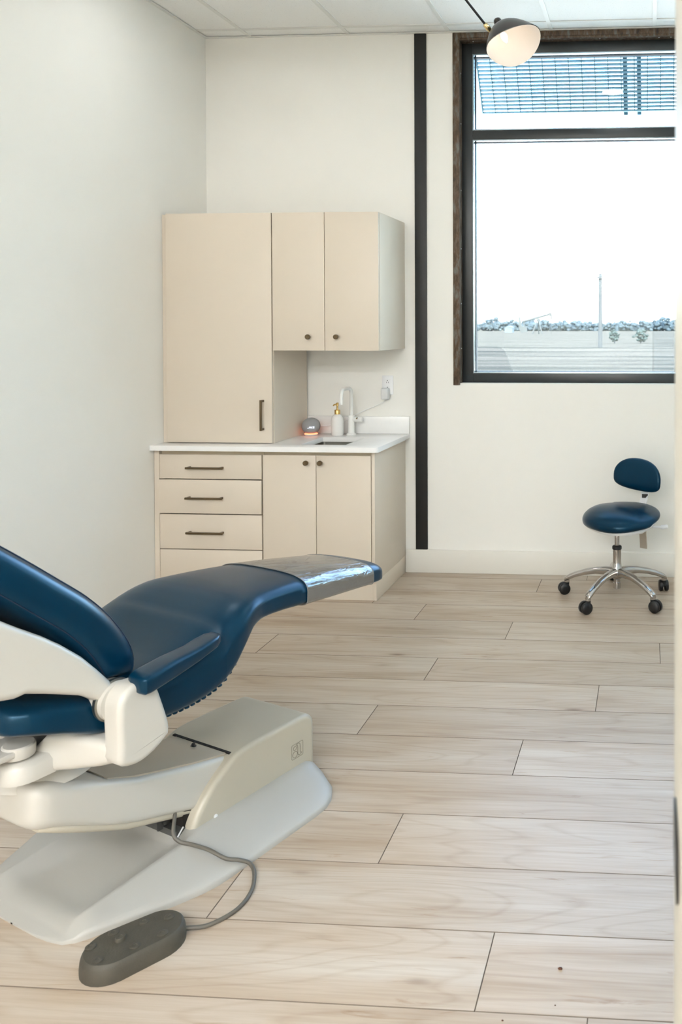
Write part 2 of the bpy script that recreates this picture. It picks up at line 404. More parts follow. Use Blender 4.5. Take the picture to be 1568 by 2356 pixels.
# corridor floor behind the doorway
for k in range(26):
    ya = YF - .2286*(k+1); s = random.uniform(-.9, .9)
    xs = [s + 1.8288*i for i in range(-3, 4)]
    cuts = [XL + .002] + [x for x in xs if XL + .05 < x < XR - .05] + [XR - .002]
    for a, b in zip(cuts, cuts[1:]): plank(a, b, max(ya, YH + .002), ya + .2286)

wl = struct(boxo('wall_left', M_wall, (XL-.15, XL, YH-.15, YB+.2, -.12, 3.5)))
wr = struct(boxo('wall_right', M_wall, (XR, XR+.15, YH-.15, YB+.2, -.12, 3.5)))
bm = new()
for b in [(XL, WX0-.04, YB, YB+.2, -.12, 3.5), (WX1+.04, W2X0-.04, YB, YB+.2, -.12, 3.5), (W2X1+.04, XR, YB, YB+.2, -.12, 3.5), (WX0-.04, WX1+.04, YB, YB+.2, -.12, WZ0), (WX0-.04, WX1+.04, YB, YB+.2, 3.231, 3.5), (W2X0-.04, W2X1+.04, YB, YB+.2, -.12, WZ0), (W2X0-.04, W2X1+.04, YB, YB+.2, 3.231, 3.5)]:
    box(bm, *b)
bmesh.ops.remove_doubles(bm, verts=bm.verts, dist=1e-4)
wb = struct(ob('wall_back', bm, M_wall, smooth=False))
DX0, DX1 = -2.45, .045                         # unseen entry in the front wall, widened to let corridor fill light in
bm = new()
for b in [(XL, DX0, .58, YF, -.012, 3.5), (DX1, XR, .58, YF, -.012, 3.5), (DX0, DX1, .58, YF, 3.20, 3.5)]: box(bm, *b)
wf = struct(ob('wall_front', bm, M_wall, smooth=False))
struct(boxo('wall_corridor', M_wall, (XL, XR, YH-.15, YH, -.12, 3.5)))
# baseboards
bm = new(); box(bm, -1.466, XR, YB-.015, YB, 0, .139, .003); struct(ob('baseboard_back', bm, M_trim))
bm = new(); box(bm, XL, XL+.015, YF, 2.9, 0, .139, .003); struct(ob('baseboard_left', bm, M_trim))

# ceiling: slab, tiles, grid
ceil = struct(boxo('ceiling', M_tbar, (XL, XR, YH, YB, ZC+.02, ZC+.25)), 'suspended ceiling of speckled white tiles')
bars_x = [-2.417, -1.807, -1.197, -.587, .023, .633, 1.243, 1.853, 2.463, 3.073]
bars_y = [4.69, 4.08, 3.47, 2.86, 2.25, 1.64, 1.03]
led_cells = set()
xe = [XL] + bars_x + [XR]; ye = [YB] + bars_y + [YF]
tcache = {}
for i in range(len(xe)-1):
    for j in range(len(ye)-1):
        if (i, j) in led_cells: continue
        xa, xb, yb, ya = xe[i], xe[i+1], ye[j], ye[j+1]
        key = (round(xb-xa, 3), round(yb-ya, 3))
        if key not in tcache:
            bm = new(); box(bm, .003, key[0]-.003, .003, key[1]-.003, 0, .013)
            me = bpy.data.meshes.new('ceiling_tile'); bmesh.ops.recalc_face_normals(bm, faces=bm.faces); bm.to_mesh(me); bm.free(); me.materials.append(M_tile); tcache[key] = me
        o = bpy.data.objects.new('ceiling_tile', tcache[key]); C.objects.link(o); o.location = (xa, ya, ZC+.005); o.parent = ceil
for x in bars_x: boxo('grid_bar', M_tbar, (x-.012, x+.012, YF, YB-.02, ZC, ZC+.02), ceil)
for y in bars_y: boxo('cross_bar', M_tbar, (XL+.02, XR-.02, y-.012, y+.012, ZC+.0005, ZC+.02), ceil)
boxo('wall_angle', M_tbar, (XL, XL+.022, YF, YB, ZC-.002, ZC+.0015), ceil)
boxo('wall_angle', M_tbar, (XL+.022, XR, YB-.022, YB, ZC-.002, ZC+.0015), ceil)
cans = [(-2.112, 3.775, 'beside the left wall near the cabinets'), (-.282, 3.775, 'in front of the black framed window'), (1.548, 3.775, 'in front of the second window'),
        (-2.112, 1.945, 'beside the left wall above the chair backrest'), (-.282, 1.945, 'over the middle of the floor'), (1.548, 1.945, 'over the right part of the floor')]
for x, yq, nm in cans:
    t = thing('downlight', 'round recessed downlight in the ceiling ' + nm, 'light', (x, yq, ZC), group='recessed downlights')
    bm = new(); lathe(bm, [(.078, .004), (.095, .004), (.095, .0), (.078, .001)], 32, (x, yq, ZC), cap=False); ob('trim_ring', bm, M_tbar, t)
    bm = new(); lathe(bm, [(.077, .003), (.077, .0045)], 32, (x, yq, ZC)); ob('lens', bm, M_can, t)
for xq, yq, nm in ((-2.2, -2.2, 'near left'), (-.2, -2.2, 'near right'), (-2.2, -4.2, 'far left'), (-.2, -4.2, 'far right')):  # unseen panels added to throw frontal fill light into the room
    tag(boxo('corridor_fill_panel', M_fill, (xq, xq+1.2, yq, yq+.6, ZC+.004, ZC+.018)), 'added fill light panel in the unseen corridor ceiling behind the entry, ' + nm + ' one', 'light', 'added corridor fill panels')

# black painted steel strip on the back wall
bm = new(); box(bm, -1.408, -1.336, YB-.012, YB, .139, ZC-.004, .002)
struct(ob('trim_1', bm, M_steel_strip), 'black painted steel strip running up the back wall')

# door jamb right beside the camera with its strike plate
M_jamb = mat('jamb_paint', lin(196, 192, 180), .5, var=.01)
d1 = boxo('door_1', M_jamb, (.024, .045, .52, .80, 0, 3.20), bev=.004); struct(d1, 'pale door jamb at the right edge of the view')
bm = new(); prism(bm, rr_poly(.655, .740, .998, 1.054, .018), .0235, .0215, 'YZ', .0006, 1); ob('strike_plate', bm, M_black, d1)['label'] = 'black strike plate'
boxo('door_head', M_trim, (-2.45, .024, .52, .80, 3.17, 3.20), d1); boxo('door_side', M_trim, (-2.45, -2.429, .52, .80, 0, 3.17), d1)

# ------------------------------------------------------------------ window
yp = 4.88                                     # inside face of the aluminium frame
def make_window(name, x0, x1, label):
    win = bpy.data.objects.new(name, None); C.objects.link(win); win.location = (x0, YB, WZ0); struct(win, label)
    def wbox(nm, m, b, bev=.0015): return boxo(nm, m, b, win, bev)
    # steel surround: face flange + reveal plate
    wbox('steel_flange', M_rust, (x0-.04, x0, YB-.008, YB+.10, 1.131, 3.20))
    wbox('steel_head', M_rust, (x0-.04, x1+.04, YB-.008, YB, 3.200, 3.231))
    wbox('steel_head_plate', M_rust, (x0, x1, YB, YB+.10, 3.19, 3.231))
    wbox('steel_flange', M_rust, (x1, x1+.04, YB-.008, YB+.10, 1.131, 3.20))
    def bar(nm, b): return wbox(nm, M_alu, b, .002)
    a, c = x0+.064, x1-.06
    bar('frame_jamb', (x0, a, yp, yp+.11, WZ0, 3.19)); bar('frame_jamb', (c, x1, yp, yp+.11, WZ0, 3.19))
    bar('frame_sill', (a, c, yp, yp+.11, WZ0, 1.199)); bar('frame_head', (a, c, yp, yp+.11, 3.128, 3.19)); bar('transom', (a, c, yp, yp+.11, 2.612, 2.668))
    for z0, z1 in ((1.199, 2.612), (2.668, 3.128)):
        bm = new(); g = .010
        for b in [(a, a+g, yp+.045, yp+.075, z0, z1), (c-g, c, yp+.045, yp+.075, z0, z1), (a+g, c-g, yp+.045, yp+.075, z0, z0+g), (a+g, c-g, yp+.045, yp+.075, z1-g, z1)]: box(bm, *b)
        ob('gasket', bm, M_gasket, win)
        bm = new(); q_ = .007
        for b in [(a, a+q_, yp+.004, yp+.045, z0, z1), (c-q_, c, yp+.004, yp+.045, z0, z1), (a+q_, c-q_, yp+.004, yp+.045, z0, z0+q_), (a+q_, c-q_, yp+.004, yp+.045, z1-q_, z1)]: box(bm, *b)
        ob('glazing_bead', bm, M_bead, win)
        wbox('glass_pane', M_glass, (a+.008, c-.008, yp+.056, yp+.062, z0+.008, z1-.008), 0)
    for z in (1.35, 1.62, 1.95, 2.3, 2.7, 3.0):
        bm = new(); lathe(bm, [(.004, 0), (.004, .002), (.002, .003)], 8, (x0+.0005, YB+.03, z), 'X'); ob('screw_head', bm, M_plastic_g, win)
    for k in (.077, .837, 1.187, 1.257):
        bm = new(); lathe(bm, [(.004, 0), (.004, -.002), (.002, -.003)], 8, (x0+k, YB+.03, 3.19), 'Z'); ob('screw_head', bm, M_plastic_g, win)
make_window('window_1', WX0, WX1, 'tall black framed window in rusty steel surround')
make_window('window_2', W2X0, W2X1, 'second black framed window further right along the wall')

# ------------------------------------------------------------------ outside
gr = struct(boxo('ground', M_ground, (-500, 500, YB+.2, 900, -.5, -.15)), 'dry pale grass field outside the window')
struct(boxo('bounce_yard', M_bounce, (-40, 40, YB+.2, 27, -.15, -.13)), 'unseen pale yard added along the building to bounce daylight indoors')  # hidden below the sill; added to bounce daylight up to the ceiling
# louvred sunshade hung in front of the upper pane
ss = thing('sunshade', 'metal grille sunshade with thin louvres hanging outside the upper pane', 'sunshade', (-.2, 5.46, 2.92))
A = Vector((0, 5.46, 2.925)); U = Vector((0, -.21, .300)); Ul = U.length; U.normalize()      # lower edge and slope of the grille
step = Ul/14.3
nb = 22
xa, xb = -1.125, .70
for k in range(nb):
    p = A + U*step*k
    bm = new(); box(bm, xa, xb, p.y-.011, p.y+.011, p.z-.0062, p.z+.0062)
    ob('louvre', bm, M_shade_m, ss, smooth=False)
for k in range(22):
    x = xa + .085*k + .0
    if x > xb: break
    bm = new(); e = A + U*step*(nb-1)
    tube(bm, [(x, A.y-.016, A.z-.004), (x, e.y-.016, e.z)], .0030, 6); ob('rib', bm, M_teal, ss)
for x in (-.165, -.075):
    e = A + U*step*(nb-1)
    bm = new(); N_ = Vector((0, U.z, -U.y))
    pts = [A - U*.035, e]
    for q in (0,): 
        rings = []
        for p in pts: rings.append([p + Vector((x-.014, 0, 0)) + N_*.012, p + Vector((x+.014, 0, 0)) + N_*.012, p + Vector((x+.014, 0, 0)) + N_*.045, p + Vector((x-.014, 0, 0)) + N_*.045])
        loft(bm, rings)
    ob('support_bar', bm, M_teal, ss)
bm = new(); e = A + U*step*(nb-1)
for z_ in (0,):
    N_ = Vector((0, U.z, -U.y)); rings = [[p + Vector((xa-.006, 0, 0)) - N_*.015, p + Vector((xa, 0, 0)) - N_*.015, p + Vector((xa, 0, 0)) + N_*.015, p + Vector((xa-.006, 0, 0)) + N_*.015] for p in (A, e)]
    loft(bm, rings)
ob('end_plate', bm, M_shade_m, ss)
bm = new(); box(bm, -1.2, .95, 5.015, 5.03, 3.22, 3.30)
for x in (-1.0, -.12, .8): tube(bm, [(x, 5.02, 3.27), (x, e.y, e.z)], .012, 6)
ob('wall_bracket', bm, M_shade_m, ss)

# far trees, shrubs, pole, pump jack, shed
def blob(bm, c, r, sub=2, amp=.25):
    g = bmesh.ops.create_icosphere(bm, subdivisions=sub, radius=1)
    for v in g['verts']:
        d = 1 + amp*(random.random() - .5)*2
        v.co = Vector((v.co.x*r[0]*d, v.co.y*r[1]*d, v.co.z*r[2]*d)) + Vector(c)
bm = new()
for i in range(240):
    x = -235 + i*1.25 + random.uniform(-1, 1)
    h = random.uniform(3.6, 5.6) + .9*math.sin(x*.07) + .6*math.sin(x*.31) + (.7 if x > -45 else 0)
    yq = 400 + random.uniform(-12, 12)
    for q in range(2): blob(bm, (x + random.uniform(-1, 1), yq+2, h*.36 - .15), (2.2, 1.5, h*.42), 1, .2)
    for q in range(8):
        r_ = random.uniform(.5, 1.0); blob(bm, (x + random.uniform(-1.8, 1.8), yq, h*random.uniform(.1, .88) - .15), (r_*1.3, 1.0, r_), 1, .35)
tl = ob('tree_line', bm, M_leaf, ang=180); tag(tl, 'hazy belt of distant trees along the horizon', 'trees'); tl['kind'] = 'stuff'
def shrub(c, w_, h, label):
    t = thing('shrub', label, 'shrub', c, group='shrubs on the field')
    bm = new()
    for i in range(70):
        a = random.random()*2*PI; r = math.sqrt(random.random())*.46*w_; zz = random.random()
        r *= math.sqrt(max(.15, 1 - (zz*1.9-1)**2))
        blob(bm, (c[0]+r*math.cos(a), c[1]+r*math.sin(a), c[2]+h*(.16+.76*zz)), (w_*.10, w_*.10, h*.08), 1, .5)
    ob('foliage', bm, M_shrub, t, ang=180)
    bm = new(); tube(bm, [c, (c[0], c[1], c[2]+h*.5)], [.07, .04], 6); ob('stem', bm, M_bark, t)
shrub((-3.69, 84.4, -.15), .95*1.25, 1.5, 'rounder narrow shrub standing on the field beside the utility pole')
shrub((-.99, 84.6, -.15), 1.35*1.25, 1.5, 'wider shrub standing on the field near the door jamb')
up_ = thing('utility_pole', 'tall grey utility pole with short crossarm in the field', 'utility pole', (-4.05, 66, -.15))
bm = new(); tube(bm, [(-4.05, 66, -.15), (-4.05, 66, 5.85)], [.17, .14], 12); ob('post', bm, M_bark, up_)
bm = new(); box(bm, -4.32, -3.9, 65.75, 65.85, 5.45, 5.6); ob('crossarm', bm, M_bark, up_)
for x in (-4.28, -3.96):
    bm = new(); lathe(bm, [(.03, 0), (.05, .06), (.03, .14)], 8, (x, 65.8, 5.6)); ob('insulator', bm, M_shed, up_)
pj = thing('pump_jack', 'pale oilfield pump jack on the horizon with raised beam', 'pump jack', (-31, 205, -.15))
X0 = -32.3
def pj_part(name, segs, r=.18):
    bm = new()
    for a, b in segs: tube(bm, [a, b], r, 6)
    ob(name, bm, M_pump, pj)
Yp = 205
pj_part('walking_beam', [((X0, Yp, 3.0), (X0+6.8, Yp, 4.9))], .26)
bm = new(); prism(bm, [(X0+6.6, 5.3), (X0+7.3, 5.2), (X0+7.5, 4.4), (X0+7.4, 3.6), (X0+7.1, 3.5), (X0+7.1, 4.3), (X0+6.7, 4.6)], Yp-.2, Yp+.2, 'XZ'); ob('horse_head', bm, M_pump, pj)
pj_part('samson_post', [((X0+2.6, Yp-1, -.15), (X0+3.9, Yp, 4.0)), ((X0+5.1, Yp-1, -.15), (X0+3.9, Yp, 4.0)), ((X0+3.9, Yp+1.4, -.15), (X0+3.9, Yp, 4.0))], .14)
pj_part('pitman_arm', [((X0+.2, Yp, 3.0), (X0+.5, Yp, .9))], .12)
bm = new(); prism(bm, [(X0-.3, .2), (X0+1.2, .4), (X0+1.0, 1.6), (X0-.2, 1.9), (X0-.7, 4.2), (X0-1.1, 4.1), (X0-.8, 1.0)], Yp-.3, Yp+.3, 'XZ'); ob('counterweight', bm, M_pump, pj)
pj_part('polished_rod', [((X0+7.35, Yp, 4.0), (X0+7.35, Yp, -.15))], .05)
sh = thing('shed', 'small pale blue shed in front of the far trees', 'shed', (-46, 265, -.15))
bm = new(); box(bm, -47.4, -44.9, 263, 267, -.15, 1.5); ob('wall', bm, M_shed, sh)
bm = new(); prism(bm, [(-47.6, 1.5), (-44.7, 1.5), (-46.15, 2.1)], 262.8, 267.2, 'XZ'); ob('roof', bm, M_shed, sh)

# ------------------------------------------------------------------ cabinets
def bar_pull(parent, a, b, out, m=M_brass):
    """square bar handle between two points on the face, standing out along -Y"""
    a = Vector(a); b = Vector(b); bm = new(); d = (b - a).normalized(); s_ = .0055
    lo = a - d*.0; hi = b + d*.0
    if abs(d.x) > .5:
        box(bm, lo.x-.012, hi.x+.012, a.y-out-s_*2, a.y-out, a.z-s_, a.z+s_, .001, 1)
        for p in (lo, hi): box(bm, p.x-s_, p.x+s_, a.y-out, a.y, p.z-s_, p.z+s_, .0008, 1)
    else:
        box(bm, a.x-s_, a.x+s_, a.y-out-s_*2, a.y-out, lo.z-.006, hi.z+.006, .001, 1)
        for p in (lo, hi): box(bm, a.x-s_, a.x+s_, a.y-out, a.y, p.z-s_, p.z+s_, .0008, 1)
    return ob('handle', bm, m, parent)
def knob(parent, p):
    bm = new(); lathe(bm, [(.0075, 0), (.0075, -.012), (.0125, -.014), (.0135, -.017), (.0135, -.028), (.012, -.030)], 24, p, 'Y')
    return ob('knob', bm, M_brass, parent)

CX0, CXM, CX1 = XL, -2.091, -1.472           # base run: left end, split, right end
yc = 4.262                                    # face of doors and drawers
zc0, zc1 = .10, .805
# drawer base cabinet
dc = thing('drawer_cabinet', 'beige base cabinet of stacked drawers under the left part of the worktop', 'cabinet', ((CX0+CXM)/2, 4.53, 0))
bm = new(); box(bm, CX0+.002, CX0+.030, yc+.003, YB-.02, 0, zc1); ob('filler', bm, M_cab, dc)
bm = new()
for b in [(CX0+.032, CX0+.048, yc+.022, YB-.02, zc0, zc1), (CXM-.018, CXM-.001, yc+.022, YB-.02, zc0, zc1), (CX0+.048, CXM-.018, yc+.022, YB-.02, zc0, zc0+.018), (CX0+.048, CXM-.018, YB-.04, YB-.02, zc0+.018, zc1), (CX0+.048, CXM-.018, yc+.022, yc+.10, zc1-.02, zc1)]: box(bm, *b)
ob('body', bm, M_cab_in, dc)
boxo('toe_kick', M_cab, (CX0+.03, CXM-.001, yc+.028, yc+.046, 0, zc0), dc)
dz = [(.654, .786), (.466, .649), (.271, .459), (.104, .266)]
for i, (a, b) in enumerate(dz):
    dy = .006 if i == 1 else 0
    d = boxo('drawer', M_cab, (CX0+.033, CXM-.004, yc-dy, yc+.019-dy, a, b), dc, .0012)
    boxo('drawer_box', M_cab_in, (CX0+.055, CXM-.03, yc+.02, YB-.08, a+.015, b-.03), dc)
    hz_ = [.716, .553, .363, .138][i]
    h = bar_pull(d, (-2.494, yc-dy, hz_), (-2.312, yc-dy, hz_), .022)
    h.location = -Vector(dc.location) + Vector((0, 0, 0)); 
    # parent (drawer) already sits relative to the cabinet root
# sink base cabinet
sc = thing('sink_cabinet', 'beige two-door base cabinet under the sink', 'cabinet', ((CXM+CX1)/2, 4.53, 0))
bm = new()
for b in [(CXM+.001, CXM+.018, yc+.022, YB-.02, zc0, zc1), (CXM+.018, CX1-.02, yc+.022, YB-.02, zc0, zc0+.018), (CXM+.018, CX1-.02, YB-.04, YB-.02, zc0+.018, zc1), (CXM+.018, CX1-.02, yc+.022, yc+.040, zc1-.02, zc1)]: box(bm, *b)
ob('body', bm, M_cab_in, sc)
boxo('end_panel', M_cab, (CX1-.018, CX1, yc+.002, YB-.001, .101, zc1), sc, .001)
boxo('toe_kick', M_cab, (CXM+.001, CX1-.02, yc+.028, yc+.046, 0, zc0), sc)
boxo('end_toe_kick', M_cab, (CX1-.02, CX1-.001, yc+.026, YB-.001, 0, .0995), sc, .001)
for (a, b, kx) in ((CXM+.003, -1.7945, -1.842), (-1.7915, CX1-.021, -1.7645)):
    d = boxo('door', M_cab, (a, b, yc, yc+.019, .104, .788), sc, .0012)
    k = knob(d, (kx, yc, .749)); k.location = -Vector(sc.location)
# worktop with sink cut-out and upstand
ct = thing('worktop', 'white quartz worktop lying across the two base cabinets', 'worktop', (-2.07, 4.52, .81))
yk = 4.227
SX0, SX1, SY0, SY1 = -1.905, -1.655, 4.325, 4.625
bm = new()
tz0, tz1 = .810, .837
# outline with rounded front right corner, hole for the sink: built as eight-sided frame of quads
r = .016; outer = [(XL, yk), (SX0, yk), (SX1, yk)] + [(-1.443-r+r*math.sin(a), yk+r-r*math.cos(a)) for a in [PI/2*i/5 for i in range(6)]] + [(-1.443, SY0), (-1.443, SY1), (-1.443, YB), (SX1, YB), (SX0, YB), (XL, YB), (XL, SY1), (XL, SY0)]
hole = [(SX0, SY0), (SX1, SY0), (SX1, SY1), (SX0, SY1)]
def face_set(z, flip):
    V = {}
    def v(p):
        k = (round(p[0], 5), round(p[1], 5))
        if k not in V: V[k] = bm.verts.new((p[0], p[1], z))
        return V[k]
    corner = outer[3:9]
    polys = [[(XL, yk), (SX0, yk), (SX0, SY0), (XL, SY0)], [(SX0, yk), (SX1, yk), (SX1, SY0), (SX0, SY0)],
             [(SX1, yk)] + corner + [(-1.443, SY0), (SX1, SY0)], [(XL, SY0), (SX0, SY0), (SX0, SY1), (XL, SY1)],
             [(SX1, SY0), (-1.443, SY0), (-1.443, SY1), (SX1, SY1)], [(XL, SY1), (SX0, SY1), (SX0, YB), (XL, YB)],
             [(SX0, SY1), (SX1, SY1), (SX1, YB), (SX0, YB)], [(SX1, SY1), (-1.443, SY1), (-1.443, YB), (SX1, YB)]]
    for p in polys:
        q = [v(x) for x in p]; bm.faces.new(list(reversed(q)) if flip else q)
    return v
vt = face_set(tz1, False); vb = face_set(tz0, True)
for loop in (outer, list(reversed(hole))):
    for a, b in zip(loop, loop[1:] + loop[:1]):
        bm.faces.new((vb(a), vb(b), vt(b), vt(a)))
es = [e for e in bm.edges if all(abs(v.co.z-tz1) < 1e-5 for v in e.verts) and len([f for f in e.link_faces if abs(f.normal.z) < .5]) == 1]
bm.normal_update()
es = [e for e in bm.edges if all(abs(v.co.z-tz1) < 1e-5 for v in e.verts) and any(abs(f.normal.z) < .5 for f in e.link_faces)]
bmesh.ops.bevel(bm, geom=es, offset=.002, segments=2, profile=.5, affect='EDGES')
ob('slab', bm, M_quartz, ct, ang=30)
tag(boxo('backsplash', M_quartz, (-2.068, -1.443, YB-.021, YB-.001, .8372, .941), None, .0015), 'low white quartz backsplash strip standing on the worktop against the wall', 'backsplash')
# sink
sk = thing('sink', 'stainless undermount sink bowl set in the white worktop', 'sink', (-1.78, 4.475, .66))
bm = new(); q = .004; dpt = .15
o_ = rr_poly(SX0-.004, SX1+.004, SY0-.004, SY1+.004, .02, 4); i_ = rr_poly(SX0+.012, SX1-.012, SY0+.012, SY1-.012, .03, 4)
loft(bm, [[(x, y, tz0-.001) for x, y in o_], [(x, y, tz0-.02) for x, y in o_], [(x, y, tz0-dpt) for x, y in i_]], cap=False)
bm.faces.new([bm.verts.new((x, y, tz0-dpt)) for x, y in i_])
bmesh.ops.remove_doubles(bm, verts=bm.verts, dist=1e-5)
ob('bowl', bm, M_steel, sk)
bm = new(); lathe(bm, [(.022, 0), (.022, .003), (.012, .004), (.010, .001)], 20, (-1.78, 4.5, tz0-dpt+.0005)); ob('drain', bm, M_chrome, sk)
# tall cabinet standing on the worktop, against the left wall
yu, zu0, zu1, zt = 4.342, 1.350, 2.105, .8375
UXM = -2.070
tc_ = thing('counter_cabinet', 'tall beige one-door cabinet standing on the worktop against the left wall', 'cabinet', (-2.385, 4.58, zt))
boxo('filler', M_cab, (XL+.001, XL+.028, yu+.014, yu+.032, zt, zu1-.004), tc_)
bm = new()
for b in [(XL+.028, XL+.046, yu+.021, YB-.001, zt, zu1), (UXM-.018, UXM, yu+.021, YB-.022, zt, zu1), (XL+.046, UXM-.018, yu+.021, YB-.001, zt, zt+.018), (XL+.046, UXM-.018, yu+.021, YB-.001, zu1-.018, zu1), (XL+.046, UXM-.018, YB-.02, YB-.001, zt+.018, zu1-.018)]: box(bm, *b)
ob('body', bm, M_cab, tc_)
d = boxo('door', M_cab, (XL+.029, UXM-.003, yu, yu+.019, zt+.003, zu1), tc_, .0012)
h = bar_pull(d, (-2.122, yu, .917), (-2.122, yu, 1.073), .024); h.location = -Vector(tc_.location)
# wall cabinet
wc = thing('wall_cabinet', 'beige two-door wall cabinet hung above the sink', 'cabinet', (-1.77, 4.58, zu0))
bm = new()
for b in [(UXM+.002, UXM+.02, yu+.021, YB-.001, zu0, zu1), (UXM+.02, CX1-.018, yu+.021, YB-.001, zu0+.002, zu0+.02), (UXM+.02, CX1-.018, yu+.021, YB-.001, zu1-.018, zu1), (UXM+.02, CX1-.018, YB-.02, YB-.001, zu0+.02, zu1-.018)]: box(bm, *b)
ob('body', bm, M_cab, wc)
boxo('end_panel', M_cab, (CX1-.018, CX1, yu+.021, YB-.001, zu0, zu1), wc, .001)
for (a, b, kx) in ((UXM+.003, -1.7755, -1.861), (-1.7725, CX1-.002, -1.704)):
    d = boxo('door', M_cab, (a, b, yu, yu+.019, zu0, zu1), wc, .0012)
    k = knob(d, (kx, yu, 1.425)); k.location = -Vector(wc.location)

# ------------------------------------------------------------------ things on the worktop
zt = .837
# tap
fx, fy = -1.775, 4.735
fa = thing('tap', 'matte white single-lever tap with square gooseneck behind the sink', 'tap', (fx, fy, zt))
bm = new(); lathe(bm, [(.029, 0), (.029, .006), (.026, .008), (.019, .012), (.019, .115), (.018, .118)], 28, (fx, fy, zt)); ob('base', bm, M_white_metal, fa)
pts = [(fx, fy, zt+.10), (fx, fy, zt+.245)] + [(fx, fy-.035*(1-math.cos(a)), zt+.245+.035*math.sin(a)) for a in [PI/2*i/6 for i in range(1, 7)]] + [(fx, fy-.125, zt+.280)] + [(fx, fy-.125-.035*math.sin(a), zt+.245+.035*math.cos(a)) for a in [PI/2*i/6 for i in range(1, 7)]] + [(fx, fy-.16, zt+.195)]
bm = new(); tube(bm, pts, .0105, 16); ob('spout', bm, M_white_metal, fa)
bm = new(); lathe(bm, [(.0155, .005), (.0155, .066), (.0145, .068)], 24, (fx, fy, zt+.092), 'X'); ob('valve', bm, M_white_metal, fa)
bm = new(); tube(bm, [(fx+.040, fy-.014, zt+.103), (fx+.050, fy-.05, zt+.103)], .004, 10); ob('lever', bm, M_brass, fa)
# soap dispenser
sx, sy = -1.852, 4.715
so = thing('soap_dispenser', 'white ceramic soap bottle with gold pump next to the tap', 'soap dispenser', (sx, sy, zt))
bm = new(); lathe(bm, [(.033, 0), (.0355, .003), (.0365, .03), (.0365, .085), (.034, .103), (.026, .118), (.017, .124), (.015, .127)], 36, (sx, sy, zt)); ob('bottle', bm, M_ceramic, so)
bm = new(); lathe(bm, [(.0165, .125), (.0165, .149), (.015, .151), (.006, .152), (.0055, .172), (.0075, .174), (.0075, .191), (.006, .193)], 24, (sx, sy, zt)); ob('pump_head', bm, M_gold, so)
bm = new(); tube(bm, [(sx, sy, zt+.184), (sx-.006, sy-.03, zt+.184), (sx-.008, sy-.042, zt+.179)], [.005, .0042, .0035], 10); ob('nozzle', bm, M_gold, so)
# smart speaker
px, py = -2.006, 4.70
sp = thing('smart_speaker', 'small grey fabric ball speaker with lit digits and orange glowing base', 'speaker', (px, py, zt))
R = .053
bm = new(); lathe(bm, [(R*math.cos(a), .012+.044+R*.92*math.sin(a)) for a in [math.radians(-58+ (148-.5)*i/18) for i in range(19)]], 40, (px, py, zt)); ob('body', bm, M_speaker, sp)
bm = new(); lathe(bm, [(.0375, .0075), (.0385, .009), (.0385, .0115), (.032, .0125)], 36, (px, py, zt)); ob('light_ring', bm, M_ring, sp)
bm = new(); lathe(bm, [(.034, 0), (.037, .002), (.0375, .0075)], 36, (px, py, zt)); ob('base', bm, M_plastic_g, sp)
# dot-matrix digits "_AKE" on the sphere
G = {'_': ['00000']*4 + ['11110'], 'A': ['01110', '10001', '11111', '10001', '10001'], 'K': ['10010', '10100', '11000', '10100', '10010'], 'E': ['11110', '10000', '11110', '10000', '11110']}
dirc = Vector((0, -1, 0)).lerp(Vector((.38, -.92, 0)), 1).normalized()
bm = new(); cell = .0021
cols = ''
for r_ in range(5):
    cx_ = 0
    for ch in '_AKE':
        for c_ in range(5):
            if G[ch][r_][c_] == '1':
                u_ = (cx_ + c_ - 9.5)*cell; v_ = (2 - r_)*cell*1.05
                side = Vector((-dirc.y, dirc.x, 0))
                def on(u2, v2):
                    zz = v2 - .004; y_ = math.sqrt(max(R*R*.985 - u2*u2 - (zz/.92)**2, 1e-6)) + .0012
                    return Vector((px, py, zt+.056)) + side*u2 + dirc*y_ + Vector((0, 0, zz))
                h_ = cell*.46
                bm.faces.new([bm.verts.new(on(u_+a*h_, v_+b*h_)) for a, b in ((-1, -1), (1, -1), (1, 1), (-1, 1))])
        cx_ += 5
ob('display_text', bm, M_screen, sp, smooth=False)
# outlet, adapter and cord
ol = thing('wall_outlet', 'white double wall outlet above the worktop', 'outlet', (-1.578, YB, 1.128))
bm = new(); prism(bm, rr_poly(-1.613, -1.545, 1.071, 1.187, .004, 3), YB-.006, YB-.0005, 'XZ', .0015, 2); ob('plate', bm, M_plastic_w, ol)
for z in (1.149, 1.108):
    bm = new(); prism(bm, rr_poly(-1.595, -1.563, z-.0165, z+.0165, .008, 4), YB-.0075, YB-.005, 'XZ', .0006, 1); s_ = ob('socket', bm, M_plastic_w, ol)
    bm = new()
    box(bm, -1.5855, -1.5835, YB-.0079, YB-.0074, z-.008, z+.001); box(bm, -1.5745, -1.5725, YB-.0079, YB-.0074, z-.008, z+.001)
    lathe(bm, [(.0026, -.0004), (.0026, .0001)], 10, (-1.579, YB-.0075, z+.008), 'Y')
    e_ = ob('slot', bm, M_black, s_); e_.location = -Vector(ol.location)
ad = thing('plug_adapter', 'pale grey plug adapter pushed into the lower wall socket', 'adapter', (-1.585, YB-.02, 1.075))
bm = new(); box(bm, -1.608, -1.562, YB-.048, YB-.0085, 1.045, 1.113, .008, 4); ob('housing', bm, M_plastic_g, ad)
cord = smooth_path([(-1.585, YB-.03, 1.046), (-1.60, YB-.03, 1.028), (-1.66, YB-.025, 1.0), (-1.72, YB-.022, .975), (-1.78, YB-.03, .945), (-1.83, YB-.03, .915), (-1.89, YB-.04, .895), (-1.94, YB-.06, .888), (px+.035, py+.035, .888)], 6)
bm = new(); tube(bm, cord, .0018, 6); ob('cord', bm, M_plastic_w, ad)

